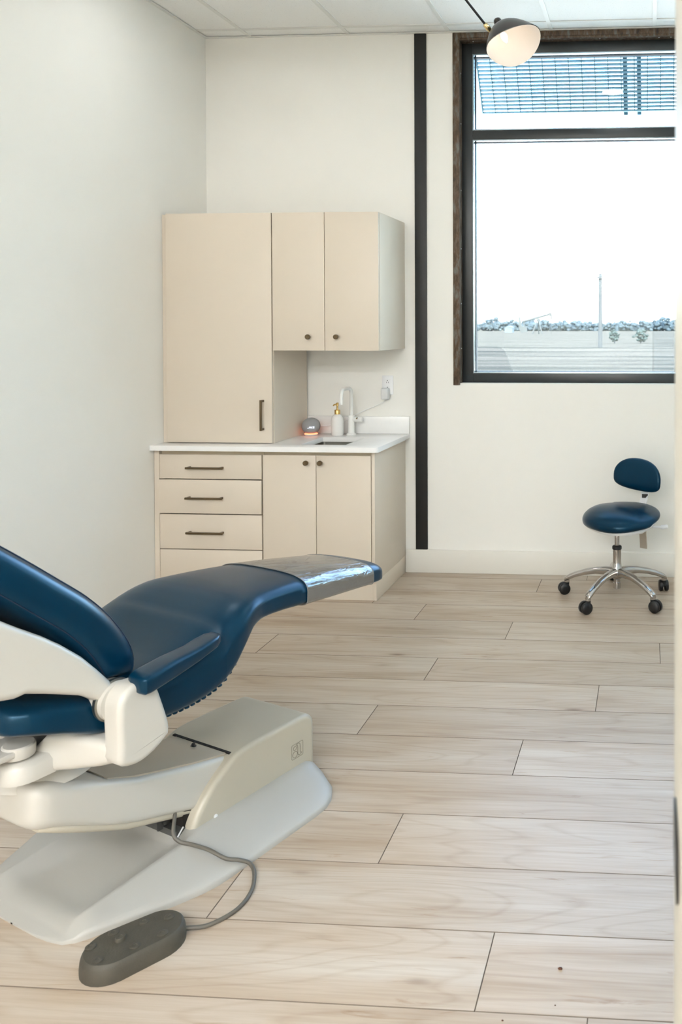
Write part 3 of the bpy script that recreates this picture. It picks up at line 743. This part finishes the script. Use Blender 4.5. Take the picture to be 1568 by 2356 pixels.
# ------------------------------------------------------------------ ceiling lamp
hub = Vector((-.989, 3.75, 3.168))
lp = thing('ceiling_lamp', 'black shell-shaped lamp head on a long arm from the ceiling, bulb lit', 'lamp', (hub.x, hub.y, ZC))
bm = new(); lathe(bm, [(.06, -.0005), (.06, -.02), (.05, -.025), (.012, -.03), (.012, -.085), (.02, -.087), (.02, -.11), (.01, -.115)], 24, (hub.x, hub.y, ZC)); ob('canopy', bm, M_blackm, lp)
def lamp_head(joint, aim, roll, scale=1.0):
    """shade, knob, bulb in local frame: Z = up out of the cap, opening towards -Z"""
    zax = (-Vector(aim)).normalized(); xax = Vector(roll); xax = (xax - zax*xax.dot(zax)).normalized(); yax = zax.cross(xax)
    Mx = Matrix((xax, yax, zax)).transposed().to_4x4(); Mx.translation = Vector(joint)
    n = 40; rings_o = []
    for t in [0, .08, .2, .35, .5, .65, .8, .92, 1]:
        ring = []
        for i in range(n):
            a = 2*PI*i/n
            # asymmetric shell: long lip to +x, short at -x
            rx = (.140 if math.cos(a) > 0 else .128); ry = .130
            rad = (t**.62)
            x = .012 + rx*rad*math.cos(a) + .012*t; y = ry*rad*math.sin(a)
            drop = -.125*(t**1.5) + .014*t**3*math.cos(2*a)
            ring.append(Vector((x*scale, y*scale, drop*scale)))
        rings_o.append(ring)
    def put(name, bm, m):
        bmesh.ops.transform(bm, matrix=Mx, verts=bm.verts); return ob(name, bm, m, lp, ang=60)
    bm = new(); ri = [[p + Vector((0, 0, -.003)) for p in r] for r in rings_o[1:]]
    loft(bm, rings_o[1:], cap=False); f_ = bm.faces.new([bm.verts.new(p) for p in rings_o[1]]); bmesh.ops.remove_doubles(bm, verts=bm.verts, dist=1e-6)
    put('shade', bm, M_blackm)
    bm = new(); inn = [[Vector((p.x*.985, p.y*.985, p.z-.0035)) for p in r] for r in rings_o[1:]]
    loft(bm, inn, cap=False); bm.faces.new([bm.verts.new(p) for p in inn[0]]); bmesh.ops.remove_doubles(bm, verts=bm.verts, dist=1e-6)
    put('shade_lining', bm, M_shade_in)
    bm = new(); lathe(bm, [(.021, -.015), (.021, .030), (.018, .040), (.009, .045)], 24, (-.0, 0, 0)); put('cap', bm, M_blackm)
    bm = new(); lathe(bm, [(.010, -.02), (.010, -.045)], 16, (.0, 0, 0)); put('socket', bm, M_shade_in)
    bm = new(); lathe(bm, [(.008, -.043), (.014, -.052), (.0165, -.068), (.013, -.085), (.006, -.1), (.001, -.108)], 16, (.0, 0, 0)); put('bulb', bm, M_bulb)
    return Mx
def lamp_arm(end):
    d = (Vector(end) - hub).normalized()
    bm = new(); tube(bm, [hub, Vector(end) - d*.055], .006, 10); ob('arm', bm, M_black, lp)
    bm = new(); tube(bm, [Vector(end) - d*.058, Vector(end) - d*.052, Vector(end) - d*.03, Vector(end) - d*.012, Vector(end) - d*.010, Vector(end)], [.007, .0125, .0135, .011, .007, .012], 12); ob('joint', bm, M_brass_l, lp)
J = Vector((-.782, 4.005, 2.932))
lamp_arm(J)
Mx1 = lamp_head(Vector((-.745, 4.015, 2.968)), (.38, -.30, -.87), (1, 0, .1), 1.06)
# the two arms out of view
J2 = Vector((-1.95, 3.1, 2.93)); lamp_arm(J2); lamp_head(J2 + Vector((-.05, -.02, .02)), (-.45, .0, -.88), (-1, 0, 0))
J3 = Vector((-.75, 2.75, 2.95)); lamp_arm(J3); lamp_head(J3 + Vector((.03, -.05, .02)), (.3, -.3, -.88), (.6, -1, 0))

# ------------------------------------------------------------------ treatment chair (local frame: x to its right, y towards the feet)
TH = math.radians(22.6)
ch = thing('treatment_chair', 'navy vinyl reclining treatment chair on a cream and grey floor base', 'chair', (-1.396, 2.319, 0), -TH)
def cp(name, bm, m, ang=40, parent=None): return ob(name, bm, m, parent or ch, ang=ang, rel=False)
# base plate --------------------------------------------------------
def outline_w(y):
    pts = [(-.462, .0), (-.461, .10), (-.457, .142), (-.448, .182), (-.43, .205), (-.411, .218), (-.33, .261), (-.23, .310), (-.18, .330), (-.143, .339), (-.10, .342), (.20, .342), (.245, .338), (.285, .320), (.324, .285), (.36, .215), (.39, .15), (.40, .12), (.404, .0)]
    for (a, wa), (b, wb_) in zip(pts, pts[1:]):
        if a <= y <= b: return wa + (wb_-wa)*(y-a)/(b-a) if b > a else wa
    return 0
ys = [-.462, -.461, -.459, -.457, -.453, -.448, -.44, -.43, -.411, -.37, -.33, -.28, -.23, -.18, -.143, -.12, -.10, -.085, -.07, -.05, 0, .1, .2, .245, .285, .305, .324, .345, .36, .375, .39, .396, .40, .403]
def ridge_z(y):
    if y > -.07: return .058 - (max(y-.34, 0)*.55)
    return .032 + .026*((y+.462)/.392)
rings = []
for y in ys:
    w_ = max(outline_w(y), .004)
    rw = min(.168, w_*.86)
    yy = y
    row = []
    zr = min(ridge_z(y), .004 + .30*(y+.464)) if y < -.42 else ridge_z(y)
    if y > .36: zr = min(zr, .004 + .9*(.406-y))
    ze = min(.020, zr*.8)
    tro = 0
    if y < -.075: tro = min(1, max(0, (-.075 - y)/.03)) * min(1, (y+.462)/.10)
    def zin(x):
        ax = abs(x)
        if ax >= rw: 
            t = (ax-rw)/(w_-rw); return zr + (ze-zr)*t
        return zr
    xs = [w_, w_, w_-(w_-rw)*.03, w_-(w_-rw)*.08, w_-(w_-rw)*.18, rw+(w_-rw)*.55, rw+(w_-rw)*.25, rw+(w_-rw)*.08, rw, rw*.94, rw*.82, rw*.68, rw*.58, rw*.25, 0]
    zs = []
    for i, x in enumerate(xs):
        if i == 0: z = 0
        elif i == 1: z = ze*.55
        elif i == 2: z = ze*.80
        elif i == 3: z = ze
        else: z = zin(x)
        if 7 < i and tro > 0:
            d = {8: .0, 9: .22, 10: .62, 11: .92, 12: 1, 13: 1, 14: 1}[i]
            depth = (zr - (.012 + .012*((y+.462)/.38)))*tro
            z = zr - max(depth, 0)*d
        zs.append(z)
    half = list(zip(xs, zs))
    ring = [(x, yy, z) for x, z in half] + [(-x, yy, z) for x, z in reversed(half[:-1])]
    rings.append(ring)
bm = new(); loft(bm, rings, cap=False, closed=False)
bm.faces.new([bm.verts.new((p[0], p[1], 0)) for p in [r[0] for r in rings] + [r[-1] for r in reversed(rings)]])
bmesh.ops.remove_doubles(bm, verts=bm.verts, dist=1e-5)
cp('base_plate', bm, M_greyp, 60)
# front cover -------------------------------------------------------
prof = [(-.074, .054), (-.070, .066), (-.062, .082), (-.047, .104), (-.028, .128), (-.004, .152), (.025, .174), (.055, .193), (.082, .206), (.13, .212), (.25, .211), (.335, .208)]
bm = new(); rprism(bm, dense(prof, 3) + [(.340+.041*math.cos(t), .1665+.041*math.sin(t)) for t in [math.radians(84-12*i) for i in range(8)]] + [(.3815, .12), (.383, .02), (-.085, .02)], -.152, .152, .015, 6); cp('front_cover', bm, M_beige, 50)
boxo('opening_shade', M_dark, (-.118, .118, -.078, -.02, .040, .105), ch, rel=False)  # solid dark block standing in for the shaded opening under the arm
boxo('slot_shadow', M_dark, (-.127, .127, .069, .0775, .19, .2045), ch, rel=False)  # dark strip painting the shadow gap at the cover's top cut
# logo engraved on the cover side
bm = new(); X_ = .1525
def stroke(pts, r=.0007, close=False):
    P = [(X_, a, b) for a, b in pts]
    if close: P = P + [P[0]]
    tube(bm, P, r, 5, cap=not close)
rp = rr_poly(.284, .331, .085, .132, .004, 3); stroke(rp, .0006, True)
circ = lambda c, r, k=20: [(c[0]+r*math.cos(2*PI*i/k), c[1]+r*math.sin(2*PI*i/k)) for i in range(k)]
stroke(circ((.297, .1185), .0062), .0008, True); stroke(circ((.2975, .0985), .0098), .0008, True)
stroke([(.3015, .1265), (.3055, .1265), (.3085, .1225), (.3092, .115), (.3092, .0985), (.3108, .0915), (.3155, .089), (.321, .0905), (.3255, .0955)], .0008)
stroke([(.3025, .1265), (.308, .1295), (.3145, .1290), (.3185, .1245), (.3192, .117), (.3192, .0985), (.3208, .0948), (.324, .0945)], .0008)
cp('logo', bm, M_line)
bm = new(); lathe(bm, [(.006, 0), (.006, .003), (.004, .004)], 14, (.1525, .0, .060), 'X'); cp('screw', bm, M_plastic_g)
# lift arm ----------------------------------------------------------
bm = new()
sec = [(.14, .045, .180, .120), (.06, .060, .200, .124), (-.044, .091, .224, .126), (-.14, .124, .251, .127), (-.216, .149, .273, .128), (-.30, .186, .308, .129), (-.36, .215, .337, .131), (-.405, .238, .358, .131), (-.435, .252, .370, .131), (-.456, .260, .373, .127), (-.470, .266, .372, .117), (-.478, .272, .369, .102), (-.482, .280, .362, .08)]
rings = []
for y, z0, z1, w_ in sec:
    p = rr_poly(-w_, w_, z0, z1, .020 if y > -.36 else .032, 5)
    rings.append([(x, y + (-.06*(.31-z)/.1*0), z) for x, z in p])
loft(bm, rings); cp('lift_arm', bm, M_cream, 50)
bm = new()
rings = []
for y, z0, z1, w_ in [(.05, .046, .0, .116), (-.05, .080, 0, .118), (-.244, .146, 0, .121), (-.36, .204, 0, .124), (-.43, .241, 0, .121), (-.455, .252, 0, .105)]:
    p = rr_poly(-w_, w_, z0, z0+.022, .008, 3); rings.append([(x, y, z) for x, z in p])
loft(bm, rings); cp('arm_underside_trim', bm, M_beige, 50)
bm = new(); rings = []
for y, z1, w_ in [(.075, .2015, .112), (-.044, .2285, .113), (-.14, .2555, .113), (-.216, .2775, .113), (-.29, .3075, .112)]:
    rings.append([(-w_, y, z1-.008), (w_, y, z1-.008), (w_, y, z1-.001), (w_-.002, y, z1), (-w_+.002, y, z1), (-w_, y, z1-.001)])
loft(bm, rings); cp('arm_top_panel', bm, M_panel, 30)
bm = new(); lathe(bm, [(.009, .0), (.009, .002), (.005, .003), (.005, .008), (.003, .011)], 16, (.0, .045, .2075)); cp('cap_screw', bm, M_black)
# swivel neck and collar
bm = new(); lathe(bm, [(.118, .350), (.112, .372), (.098, .382), (.092, .386)], 40, (0, -.385, 0)); cp('swivel_collar', bm, M_cream)
bm = new(); lathe(bm, [(.088, .376), (.088, .396), (.096, .404), (.104, .414)], 40, (0, -.385, 0)); cp('swivel_neck', bm, M_cream)
# brackets and wiring seen under the arm
bm = new(); box(bm, .055, .062, -.115, -.075, .052, .105, .002, 1); box(bm, .03, .062, -.118, -.112, .06, .11); tube(bm, [(.064, -.095, .07), (.07, -.095, .07)], .006, 10); cp('hinge_bracket', bm, M_mech)
bm = new(); box(bm, -.12, .12, -.10, -.065, .042, .060); cp('cross_bar', bm, M_mech)
bm = new(); tube(bm, [(.118, -.078, .062), (.136, -.115, .048)], .0022, 6); cp('white_strap', bm, M_plastic_w)
# yoke --------------------------------------------------------------
def yoke_side(s):
    bm = new()
    poly = [(-.286, .475), (-.286, .505), (-.312, .592), (-.324, .614), (-.345, .628), (-.378, .630), (-.402, .615), (-.414, .585), (-.412, .50), (-.412, .455), (-.372, .438), (-.325, .448)]
    rprism(bm, dense(poly, 3, True), min(s*.288, s*.354), max(s*.288, s*.354), .014, 6); cp('yoke_upright', bm, M_cream, 60)
for s in (1, -1): yoke_side(s)
bm = new(); rings = []
for x, ya, yb, z0, z1 in [(-.335, -.402, -.302, .445, .492), (-.28, -.418, -.30, .428, .492), (-.20, -.445, -.30, .412, .480), (-.12, -.472, -.30, .405, .462), (0, -.478, -.29, .402, .455), (.10, -.470, -.30, .406, .462), (.14, -.462, -.30, .410, .500), (.20, -.445, -.30, .420, .508), (.28, -.422, -.30, .436, .500), (.335, -.402, -.302, .452, .492)]:
    rings.append([(x, y, z) for y, z in rr_poly(ya, yb, z0, z1, .018, 4)])
loft(bm, rings); cp('yoke_beam', bm, M_cream, 50)
for s in (1, -1):
    bm = new(); lathe(bm, [(.046, s*.250), (.046, s*.300)], 36, (0, -.378, .582), 'X'); pr_ = cp('pivot_hub', bm, M_cream)
    bm = new(); lathe(bm, [(.046, s*.272), (.0505, s*.274), (.0505, s*.284), (.046, s*.286)], 36, (0, -.378, .582), 'X', cap=False); cp('pivot_ring', bm, M_steel)
# levers and linkage at the back
bm = new(); rings = []
for y, r_ in [(-.70, .010), (-.52, .011)]: rings.append([(.12+a, y, .486+b) for a, b in rr_poly(-.026, .026, -.008, .008, .004, 2)])
loft(bm, rings); lathe(bm, [(.032, .470), (.034, .474), (.034, .496), (.031, .499)], 28, (.12, -.505, 0)); cp('release_lever', bm, M_cream)
bm = new(); loft(bm, [[(x, y, z) for x, y in rr_poly(-.15, .165, -.545, -.40, .05, 6)] for z in (.415, .450)] + [[(x, y, .462) for x, y in rr_poly(-.14, .155, -.535, -.41, .045, 6)]]); cp('yoke_shelf', bm, M_cream, 50)
bm = new(); tube(bm, [(.12, -.545, .555), (.12, -.40, .508)], .011, 10); lathe(bm, [(.024, -.010), (.024, .014)], 20, (.12, -.548, .556), 'X'); cp('recline_link', bm, M_cream)
bm = new(); lathe(bm, [(.013, .014), (.013, .018)], 16, (.12, -.548, .556), 'X'); cp('link_pin', bm, M_steel)
bm = new(); tube(bm, smooth_path([(.105, -.60, .70), (.11, -.575, .62), (.115, -.553, .565)], 4), [.05]*4+[.04]*4+[.024], 14); cp('link_bracket', bm, M_cream)
bm = new(); tube(bm, [(-.03, -.60, .53), (-.03, -.35, .50)], .032, 20); cp('recline_cylinder', bm, M_mech)
# seat and leg rest cushion ----------------------------------------
def cushion_rings(sec, n=64, ex=4.0):
    out = []
    for y, w_, zt_, zb_, dish in sec:
        ring = []
        zc_, h_ = (zt_+zb_)/2, (zt_-zb_)/2
        for i in range(n):
            a = 2*PI*i/n
            x = w_*sm(math.cos(a), ex if math.sin(a) > 0 else ex+3); z = zc_ + h_*sm(math.sin(a), ex+2 if math.sin(a) < 0 else 2.9)
            if math.sin(a) > 0: z -= dish*max(0, 1-(x/w_)**2)**1.0*min(1, math.sin(a)*2)
            ring.append(Vector((x, y, z)))
        out.append(ring)
    return out
def interp(sec, ys):
    import bisect
    Y = [s[0] for s in sec]; out = []
    for y in ys:
        i = min(max(bisect.bisect(Y, y)-1, 0), len(Y)-2)
        p0, p1, p2, p3 = sec[max(i-1, 0)], sec[i], sec[i+1], sec[min(i+2, len(sec)-1)]
        t = (y-p1[0])/(p2[0]-p1[0]); r_ = [y]
        for k in range(1, 5):
            m1 = (p2[k]-p0[k])/(p2[0]-p0[0])*(p2[0]-p1[0]); m2 = (p3[k]-p1[k])/(p3[0]-p1[0])*(p2[0]-p1[0])
            r_.append((2*t**3-3*t**2+1)*p1[k] + (t**3-2*t**2+t)*m1 + (-2*t**3+3*t**2)*p2[k] + (t**3-t**2)*m2)
        out.append(tuple(r_))
    return out
SEAT = [(-.605, .10, .606, .590, 0), (-.600, .17, .622, .575, 0), (-.585, .225, .634, .566, 0), (-.55, .255, .640, .556, 0), (-.48, .268, .632, .530, .002), (-.40, .272, .612, .495, .008), (-.30, .276, .602, .472, .012), (-.20, .280, .612, .462, .014), (-.12, .280, .636, .466, .012),
        (-.06, .279, .660, .482, .008), (-.02, .275, .674, .512, .004), (.02, .265, .684, .556, 0), (.06, .249, .690, .592, -.002), (.11, .229, .691, .602, -.004), (.2, .214, .686, .597, -.005), (.3, .203, .676, .585, -.006), (.45, .189, .655, .570, -.006), (.6, .175, .630, .556, -.005), (.67, .168, .620, .548, -.004), (.705, .160, .611, .546, -.003), (.722, .142, .603, .550, 0), (.730, .11, .593, .559, 0)]
ysd = sorted(set([s[0] for s in SEAT] + [-.6+.0225*i for i in range(1, 58)]))
rings = cushion_rings(interp(SEAT, ysd))
bm = new(); loft(bm, rings); cp('seat_cushion', bm, M_vinyl, 80)
# gathered edge under the seat side
bm = new()
for i in range(16):
    t = i/15; y = -.27 + t*.255; q = interp(SEAT, [y])[0]
    lathe(bm, [(.001, -.0075), (.0045, -.0045), (.005, .0), (.0045, .0045), (.001, .0075)], 8, (q[1]*.92, y, q[3]+.009), 'Y')
cp('gathered_hem', bm, M_vinyl, 80)
# clear sheet over the leg rest
def sheet(y):
    s_ = interp(SEAT, [y])[0]; return cushion_rings([(y, s_[1]+.0035, s_[2]+.0035, s_[3]-.003, s_[4])])[0]
SY = [.302 + .0245*i for i in range(15)]
bm = new(); loft(bm, [sheet(y) for y in SY], cap=False); sh_ = cp('clear_cover', bm, M_clear, 80)
for y in (.303, .644):
    bm = new(); r_ = sheet(y); tube(bm, r_ + [r_[0], r_[1]], .0012, 6, False); cp('cover_binding', bm, M_bind, 80)
# back rest ---------------------------------------------------------
F = [(-.345, .553), (-.308, .578), (-.287, .622), (-.298, .684), (-.344, .765), (-.402, .836), (-.468, .898), (-.602, 1.015), (-.78, 1.155), (-.90, 1.245), (-.95, 1.275)]
Wd = [.215, .245, .262, .270, .274, .276, .276, .274, .26, .245, .21]
Tk = [.06, .10, .125, .132, .13, .128, .126, .120, .11, .095, .05]
FP = smooth_path([(f[0], f[1], w_) for f, w_ in zip(F, Wd)], 5); TP = smooth_path([(t_, 0, 0) for t_ in Tk], 5)
rings = []; n = 64
for i, p in enumerate(FP):
    a_, b_ = FP[max(i-1, 0)], FP[min(i+1, len(FP)-1)]
    ty, tz = b_.x-a_.x, b_.y-a_.y; l = math.hypot(ty, tz); ty /= l; tz /= l
    ny, nz_ = tz, -ty                          # front normal
    T_ = TP[i].x; ring = []
    for k in range(n):
        a = 2*PI*k/n
        x = p.z*sm(math.cos(a), 5.5); h_ = T_/2*sm(math.sin(a), 3.2)
        d = h_ - T_/2
        ring.append(Vector((x, p.x + ny*d, p.y + nz_*d)))
    rings.append(ring)
bm = new(); loft(bm, rings); bk = cp('backrest_cushion', bm, M_vinyl, 80)
def seam(k, j0, j1, r_=.0012, off=.0006):
    bm = new(); pts = []
    for j in range(j0, j1):
        c_ = sum(rings[j], Vector())/len(rings[j]); p = rings[j][k]; pts.append(p + (p-c_).normalized()*off)
    tube(bm, pts, r_, 5); return cp('seam', bm, M_stitch, 80, bk)
seam(8, 3, 48, .0016, .001); seam(60, 8, 48, .0016, .001)
bm = new(); rprism(bm, [(-.384, .600), (-.386, .628), (-.420, .672), (-.455, .714), (-.50, .757), (-.54, .790), (-.59, .826), (-.64, .864), (-.76, .955), (-.88, 1.04), (-.93, 1.05), (-.95, 1.02), (-.88, .94), (-.76, .81), (-.70, .73), (-.66, .692), (-.635, .682), (-.60, .674), (-.577, .676), (-.54, .661), (-.504, .645), (-.46, .625), (-.430, .604), (-.415, .588), (-.398, .584)], -.290, .290, .015, 6)
cp('backrest_shell', bm, M_cream, 50)
# arm rests ---------------------------------------------------------
for s in (1,):
    bm = new(); rings = []
    AR = [(.352, -.372, .020, .642, .612), (.350, -.366, .035, .648, .606), (.345, -.350, .038, .651, .604), (.325, -.27, .036, .652, .606), (.305, -.19, .033, .648, .611), (.296, -.150, .0335, .651, .618), (.290, -.120, .031, .652, .622), (.286, -.102, .022, .651, .627), (.284, -.094, .010, .647, .633)]
    for x, y, w_, z1, z0 in AR:
        rings.append([(s*(x+a), y, b) for a, b in [(w_*sm(math.cos(2*PI*k/28), 5), (z0+z1)/2+(z1-z0)/2*sm(math.sin(2*PI*k/28), 4.5)) for k in range(28)]])
    loft(bm, rings); cp('arm_pad', bm, M_vinyl, 60)
    bm = new(); box(bm, min(s*.315, s*.345), max(s*.315, s*.345), -.352, -.315, .586, .610, .004, 2); cp('arm_pad_bracket', bm, M_brass_l)

# ------------------------------------------------------------------ foot pedal and its cable
fp = thing('foot_pedal', 'grey brown oval rubber foot pedal on the floor beside the chair base', 'foot pedal', (-1.23, 1.83, 0))
PA = Vector((-1.240, 1.790, 0)); PB = Vector((-1.178, 1.855, 0)); dv = (PB-PA).normalized(); pv = Vector((dv.y, -dv.x, 0))
def pedal_outline(o, k=14):
    out = []
    r0, r1 = .065+o, .060+o
    cA = PA; cB = PB
    base = math.atan2(dv.y, dv.x)
    for i in range(k+1):
        a = base - PI/2 + PI*i/k; out.append(cB + Vector((math.cos(a), math.sin(a), 0))*r1)
    for i in range(k+1):
        a = base + PI/2 + PI*i/k; out.append(cA + Vector((math.cos(a), math.sin(a), 0))*r0)
    return out
bm = new(); rings = []
for o, z in [(.004, 0), (.004, .012), (.002, .03), (-.001, .038), (-.005, .042)]: rings.append([p + Vector((0, 0, z)) for p in pedal_outline(o)])
loft(bm, rings); ob('body', bm, M_rubber, fp, ang=35)
for (t, q) in [(1.35, -.012), (.80, -.036), (1.05, .036), (.18, -.010), (.40, .036), (-.45, -.030), (-.42, .026), (.1, -.045)]:
    c_ = PA + (PB-PA)*t + pv*q
    bm = new(); hh = .009 if (t, q) == (.18, -.010) else .0035
    lathe(bm, [(.0115, 0), (.0115, hh*.7), (.010, hh), (.0045, hh), (.004, hh-.001)], 20, (c_.x, c_.y, .0415)); ob('rubber_stud', bm, M_rubber, fp)
cab = smooth_path([(-1.36, 2.23, .115), (-1.325, 2.175, .112), (-1.310, 2.143, .080), (-1.29, 2.138, .062), (-1.258, 2.140, .054), (-1.201, 2.127, .050), (-1.148, 2.118, .034), (-1.115, 2.126, .026), (-1.09, 2.135, .012), (-1.062, 2.105, .0055), (-1.036, 2.035, .0055), (-1.041, 1.968, .0055), (-1.081, 1.915, .0055), (-1.12, 1.896, .010), (-1.15, 1.882, .018)], 6)
bm = new(); tube(bm, cab, .0052, 10); ob('cable', bm, M_cable, fp, ang=60)

# ------------------------------------------------------------------ stool
st = thing('stool', 'rolling operator stool with navy saddle seat, small backrest and polished five-star base', 'stool', (-.18, 4.42, 0))
sx, sy = -.18, 4.42
bm = new(); lathe(bm, [(.020, .055), (.020, .085), (.017, .088), (.017, .105), (.032, .115), (.040, .135), (.040, .150), (.026, .172), (.0225, .20), (.0225, .268), (.024, .270)], 28, (sx, sy, 0)); ob('column', bm, M_chrome, st)
bm = new(); lathe(bm, [(.0255, .268), (.0265, .274), (.0255, .284), (.020, .288)], 28, (sx, sy, 0)); ob('collar', bm, M_black, st)
bm = new(); lathe(bm, [(.0135, .28), (.0135, .37)], 20, (sx, sy, 0)); ob('gas_spring', bm, M_chrome, st)
for k in range(5):
    a = math.radians(169 + 72*k); d = Vector((math.cos(a), math.sin(a), 0)); p_ = Vector((-d.y, d.x, 0)); c0 = Vector((sx, sy, 0))
    bm = new(); rings = []
    for r_, z, hw, hh in [(.024, .142, .019, .022), (.06, .146, .016, .019), (.12, .142, .0145, .016), (.18, .130, .0145, .0145), (.235, .112, .015, .0135), (.268, .097, .0155, .0135), (.288, .086, .015, .012), (.297, .078, .010, .008)]:
        rings.append([c0 + d*(r_ + (z-.1)*0) + p_*(hw*1.25*sm(math.cos(2*PI*i/16), 2.6)) + Vector((0, 0, z + hh*1.15*sm(math.sin(2*PI*i/16), 2.6))) for i in range(16)])
    loft(bm, rings); lathe(bm, [(.0145, .066), (.0145, .09)], 16, c0 + d*.285); lg = ob('leg', bm, M_chrome, st, ang=60)
    # twin-wheel caster
    cc = c0 + d*.285; sw = math.radians([200, 215, 330, 100, 60][k]); tr = Vector((math.cos(sw), math.sin(sw), 0)); ax = Vector((-tr.y, tr.x, 0))
    wc_ = cc + tr*.016 + Vector((0, 0, .0315)); cs = new()
    for s in (-1, 1):
        rings = []
        for off, r_ in [(.005, .024), (.007, .0305), (.020, .0315), (.026, .027), (.027, .010)]:
            rings.append([wc_ + ax*off*s + (tr*math.cos(2*PI*i/24) + Vector((0, 0, 1))*math.sin(2*PI*i/24))*r_ for i in range(24)])
        loft(cs, rings)
    tube(cs, [wc_ - ax*.008, wc_ + ax*.008], .010, 10)
    lathe(cs, [(.0125, .032), (.0135, .066)], 14, cc)
    cst = ob('caster', cs, M_black, st, ang=50)
# saddle seat: forward direction of the stool in plan
fwd = Vector((-.80, -.60, 0)).normalized(); latv = Vector((fwd.y, -fwd.x, 0))
def seat_pt(u, v):
    """u,v angles -> cushion surface"""
    cu, su = math.cos(u), math.sin(u); cv, sv = math.cos(v), math.sin(v)
    rl = .215; rf = .205 if cu > 0 else .195
    f_ = rf*sm(cu, 2.4)*sm(cv, 2.6); l_ = rl*sm(su, 2.4)*sm(cv, 2.6)
    if cu < 0: l_ *= 1 - .10*abs(cu)
    t = f_/.2
    off_ = fwd*f_ + latv*l_; fx = (off_.x + .15*off_.y)/.22
    h_ = .052*sm(sv, 2.2)*(1 - .42*fx)
    z = .452 + h_ - .018*(t > 0)*t*t*1.6 + .020*(t < 0)*t*t + .10*l_*l_*0 - .55*l_*l_*(1 if t > -.2 else .6)
    c_ = Vector((sx, sy, 0)) - fwd*.035
    return c_ + fwd*f_ + latv*l_ + Vector((0, 0, z))
bm = new(); rings = [[seat_pt(2*PI*i/48, v) for i in range(48)] for v in [math.radians(-88 + 176*j/22) for j in range(23)]]
loft(bm, rings); ob('seat', bm, M_vinyl, st, ang=80)
bm = new(); rings = []
for s_, dz_ in [(.30, -.062), (.70, -.058), (.86, -.044), (.90, -.030), (.86, -.02)]:
    ring = []
    for i in range(40):
        p = seat_pt(2*PI*i/40, 0); c_ = Vector((sx, sy, 0)) - fwd*.035
        q = Vector((c_.x + (p.x-c_.x)*s_, c_.y + (p.y-c_.y)*s_, 0)); z_ = p.z*s_ + .452*(1-s_) + dz_
        ring.append(Vector((q.x, q.y, z_)))
    rings.append(ring)
loft(bm, rings); ob('seat_pan', bm, M_plastic_w, st, ang=60)
bc = Vector((-.062, 4.575, .632))
def back_pt(u, v):
    cu, su = math.cos(u), math.sin(u); cv, sv = math.cos(v), math.sin(v)
    l_ = .152*sm(cu, 2.3)*sm(cv, 2.4); z = (.105 if su > 0 else .072)*sm(su, 2.2 if su > 0 else 3.6)*sm(cv, 2.4)
    h_ = .032*sm(sv, 2.2) + 1.1*l_*l_
    if su > 0: z *= 1 - .35*max(0, -l_/.152)*0
    bn = (Vector((-.50, -.86, 0))).normalized(); bl = Vector((bn.y, -bn.x, 0))*-1
    up2 = Vector((0, 0, 1)) - bn*.12
    return bc + bl*l_ + up2*z + bn*(h_) + Vector((0, 0, -.07*l_))
bm = new(); rings = [[back_pt(2*PI*i/44, v) for i in range(44)] for v in [math.radians(-88 + 176*j/18) for j in range(19)]]
loft(bm, rings); ob('backrest', bm, M_vinyl, st, ang=80)
def strip(path, wv, t, name, m):
    bm = new(); P = [Vector(p) for p in path]; rings = []
    wv = Vector(wv).normalized()
    for i, p in enumerate(P):
        T_ = (P[min(i+1, len(P)-1)] - P[max(i-1, 0)]).normalized(); nrm = T_.cross(wv).normalized()
        rings.append([p - wv*.022 - nrm*t, p + wv*.022 - nrm*t, p + wv*.022 + nrm*t, p - wv*.022 + nrm*t])
    loft(bm, rings); return ob(name, bm, m, st, ang=40)
bl_ = Vector((.86, -.50, 0))
strip([(-.028, 4.615, .60), (-.030, 4.60, .53), (-.045, 4.575, .46), (-.052, 4.560, .40)], bl_, .003, 'back_bar', M_plastic_w)
strip([(-.045, 4.552, .40), (-.040, 4.556, .32), (-.036, 4.562, .25), (-.036, 4.562, .236)], bl_, .0035, 'mount_bar', M_nickel)
bm = new(); box(bm, -.046, -.012, 4.586, 4.592, .515, .535); ob('stop_block', bm, M_black, st)
bm = new(); tube(bm, smooth_path([(-.10, 4.50, .385), (-.03, 4.53, .365), (.03, 4.54, .362), (.065, 4.545, .360), (.10, 4.55, .364)], 4), [.006]*8+[.007]*4+[.012]*4+[.006], 10); ob('lever', bm, M_plastic_w, st)
bm = new(); tube(bm, smooth_path([(-.20, 4.58, .40), (-.25, 4.66, .30), (-.215, 4.70, .19)], 4), .006, 8)
bm.free()

# ------------------------------------------------------------------ crumbs on the floor
for i, (x, y, s_) in enumerate([(-.205, 1.838, .0055), (-.205, 1.738, .002), (-.312, 1.692, .0025)]):
    bm = new(); blob(bm, (x, y, s_*.45), (s_, s_*.6, s_*.45), 2, .3); o = ob('crumb', bm, M_crumb, ang=180)
    tag(o, ['larger brown crumb lying on the nearest right plank', 'tiny speck on the plank below the larger crumb', 'small dark speck left of the other two, by the plank seam'][i], 'crumb', 'crumbs on the floor')
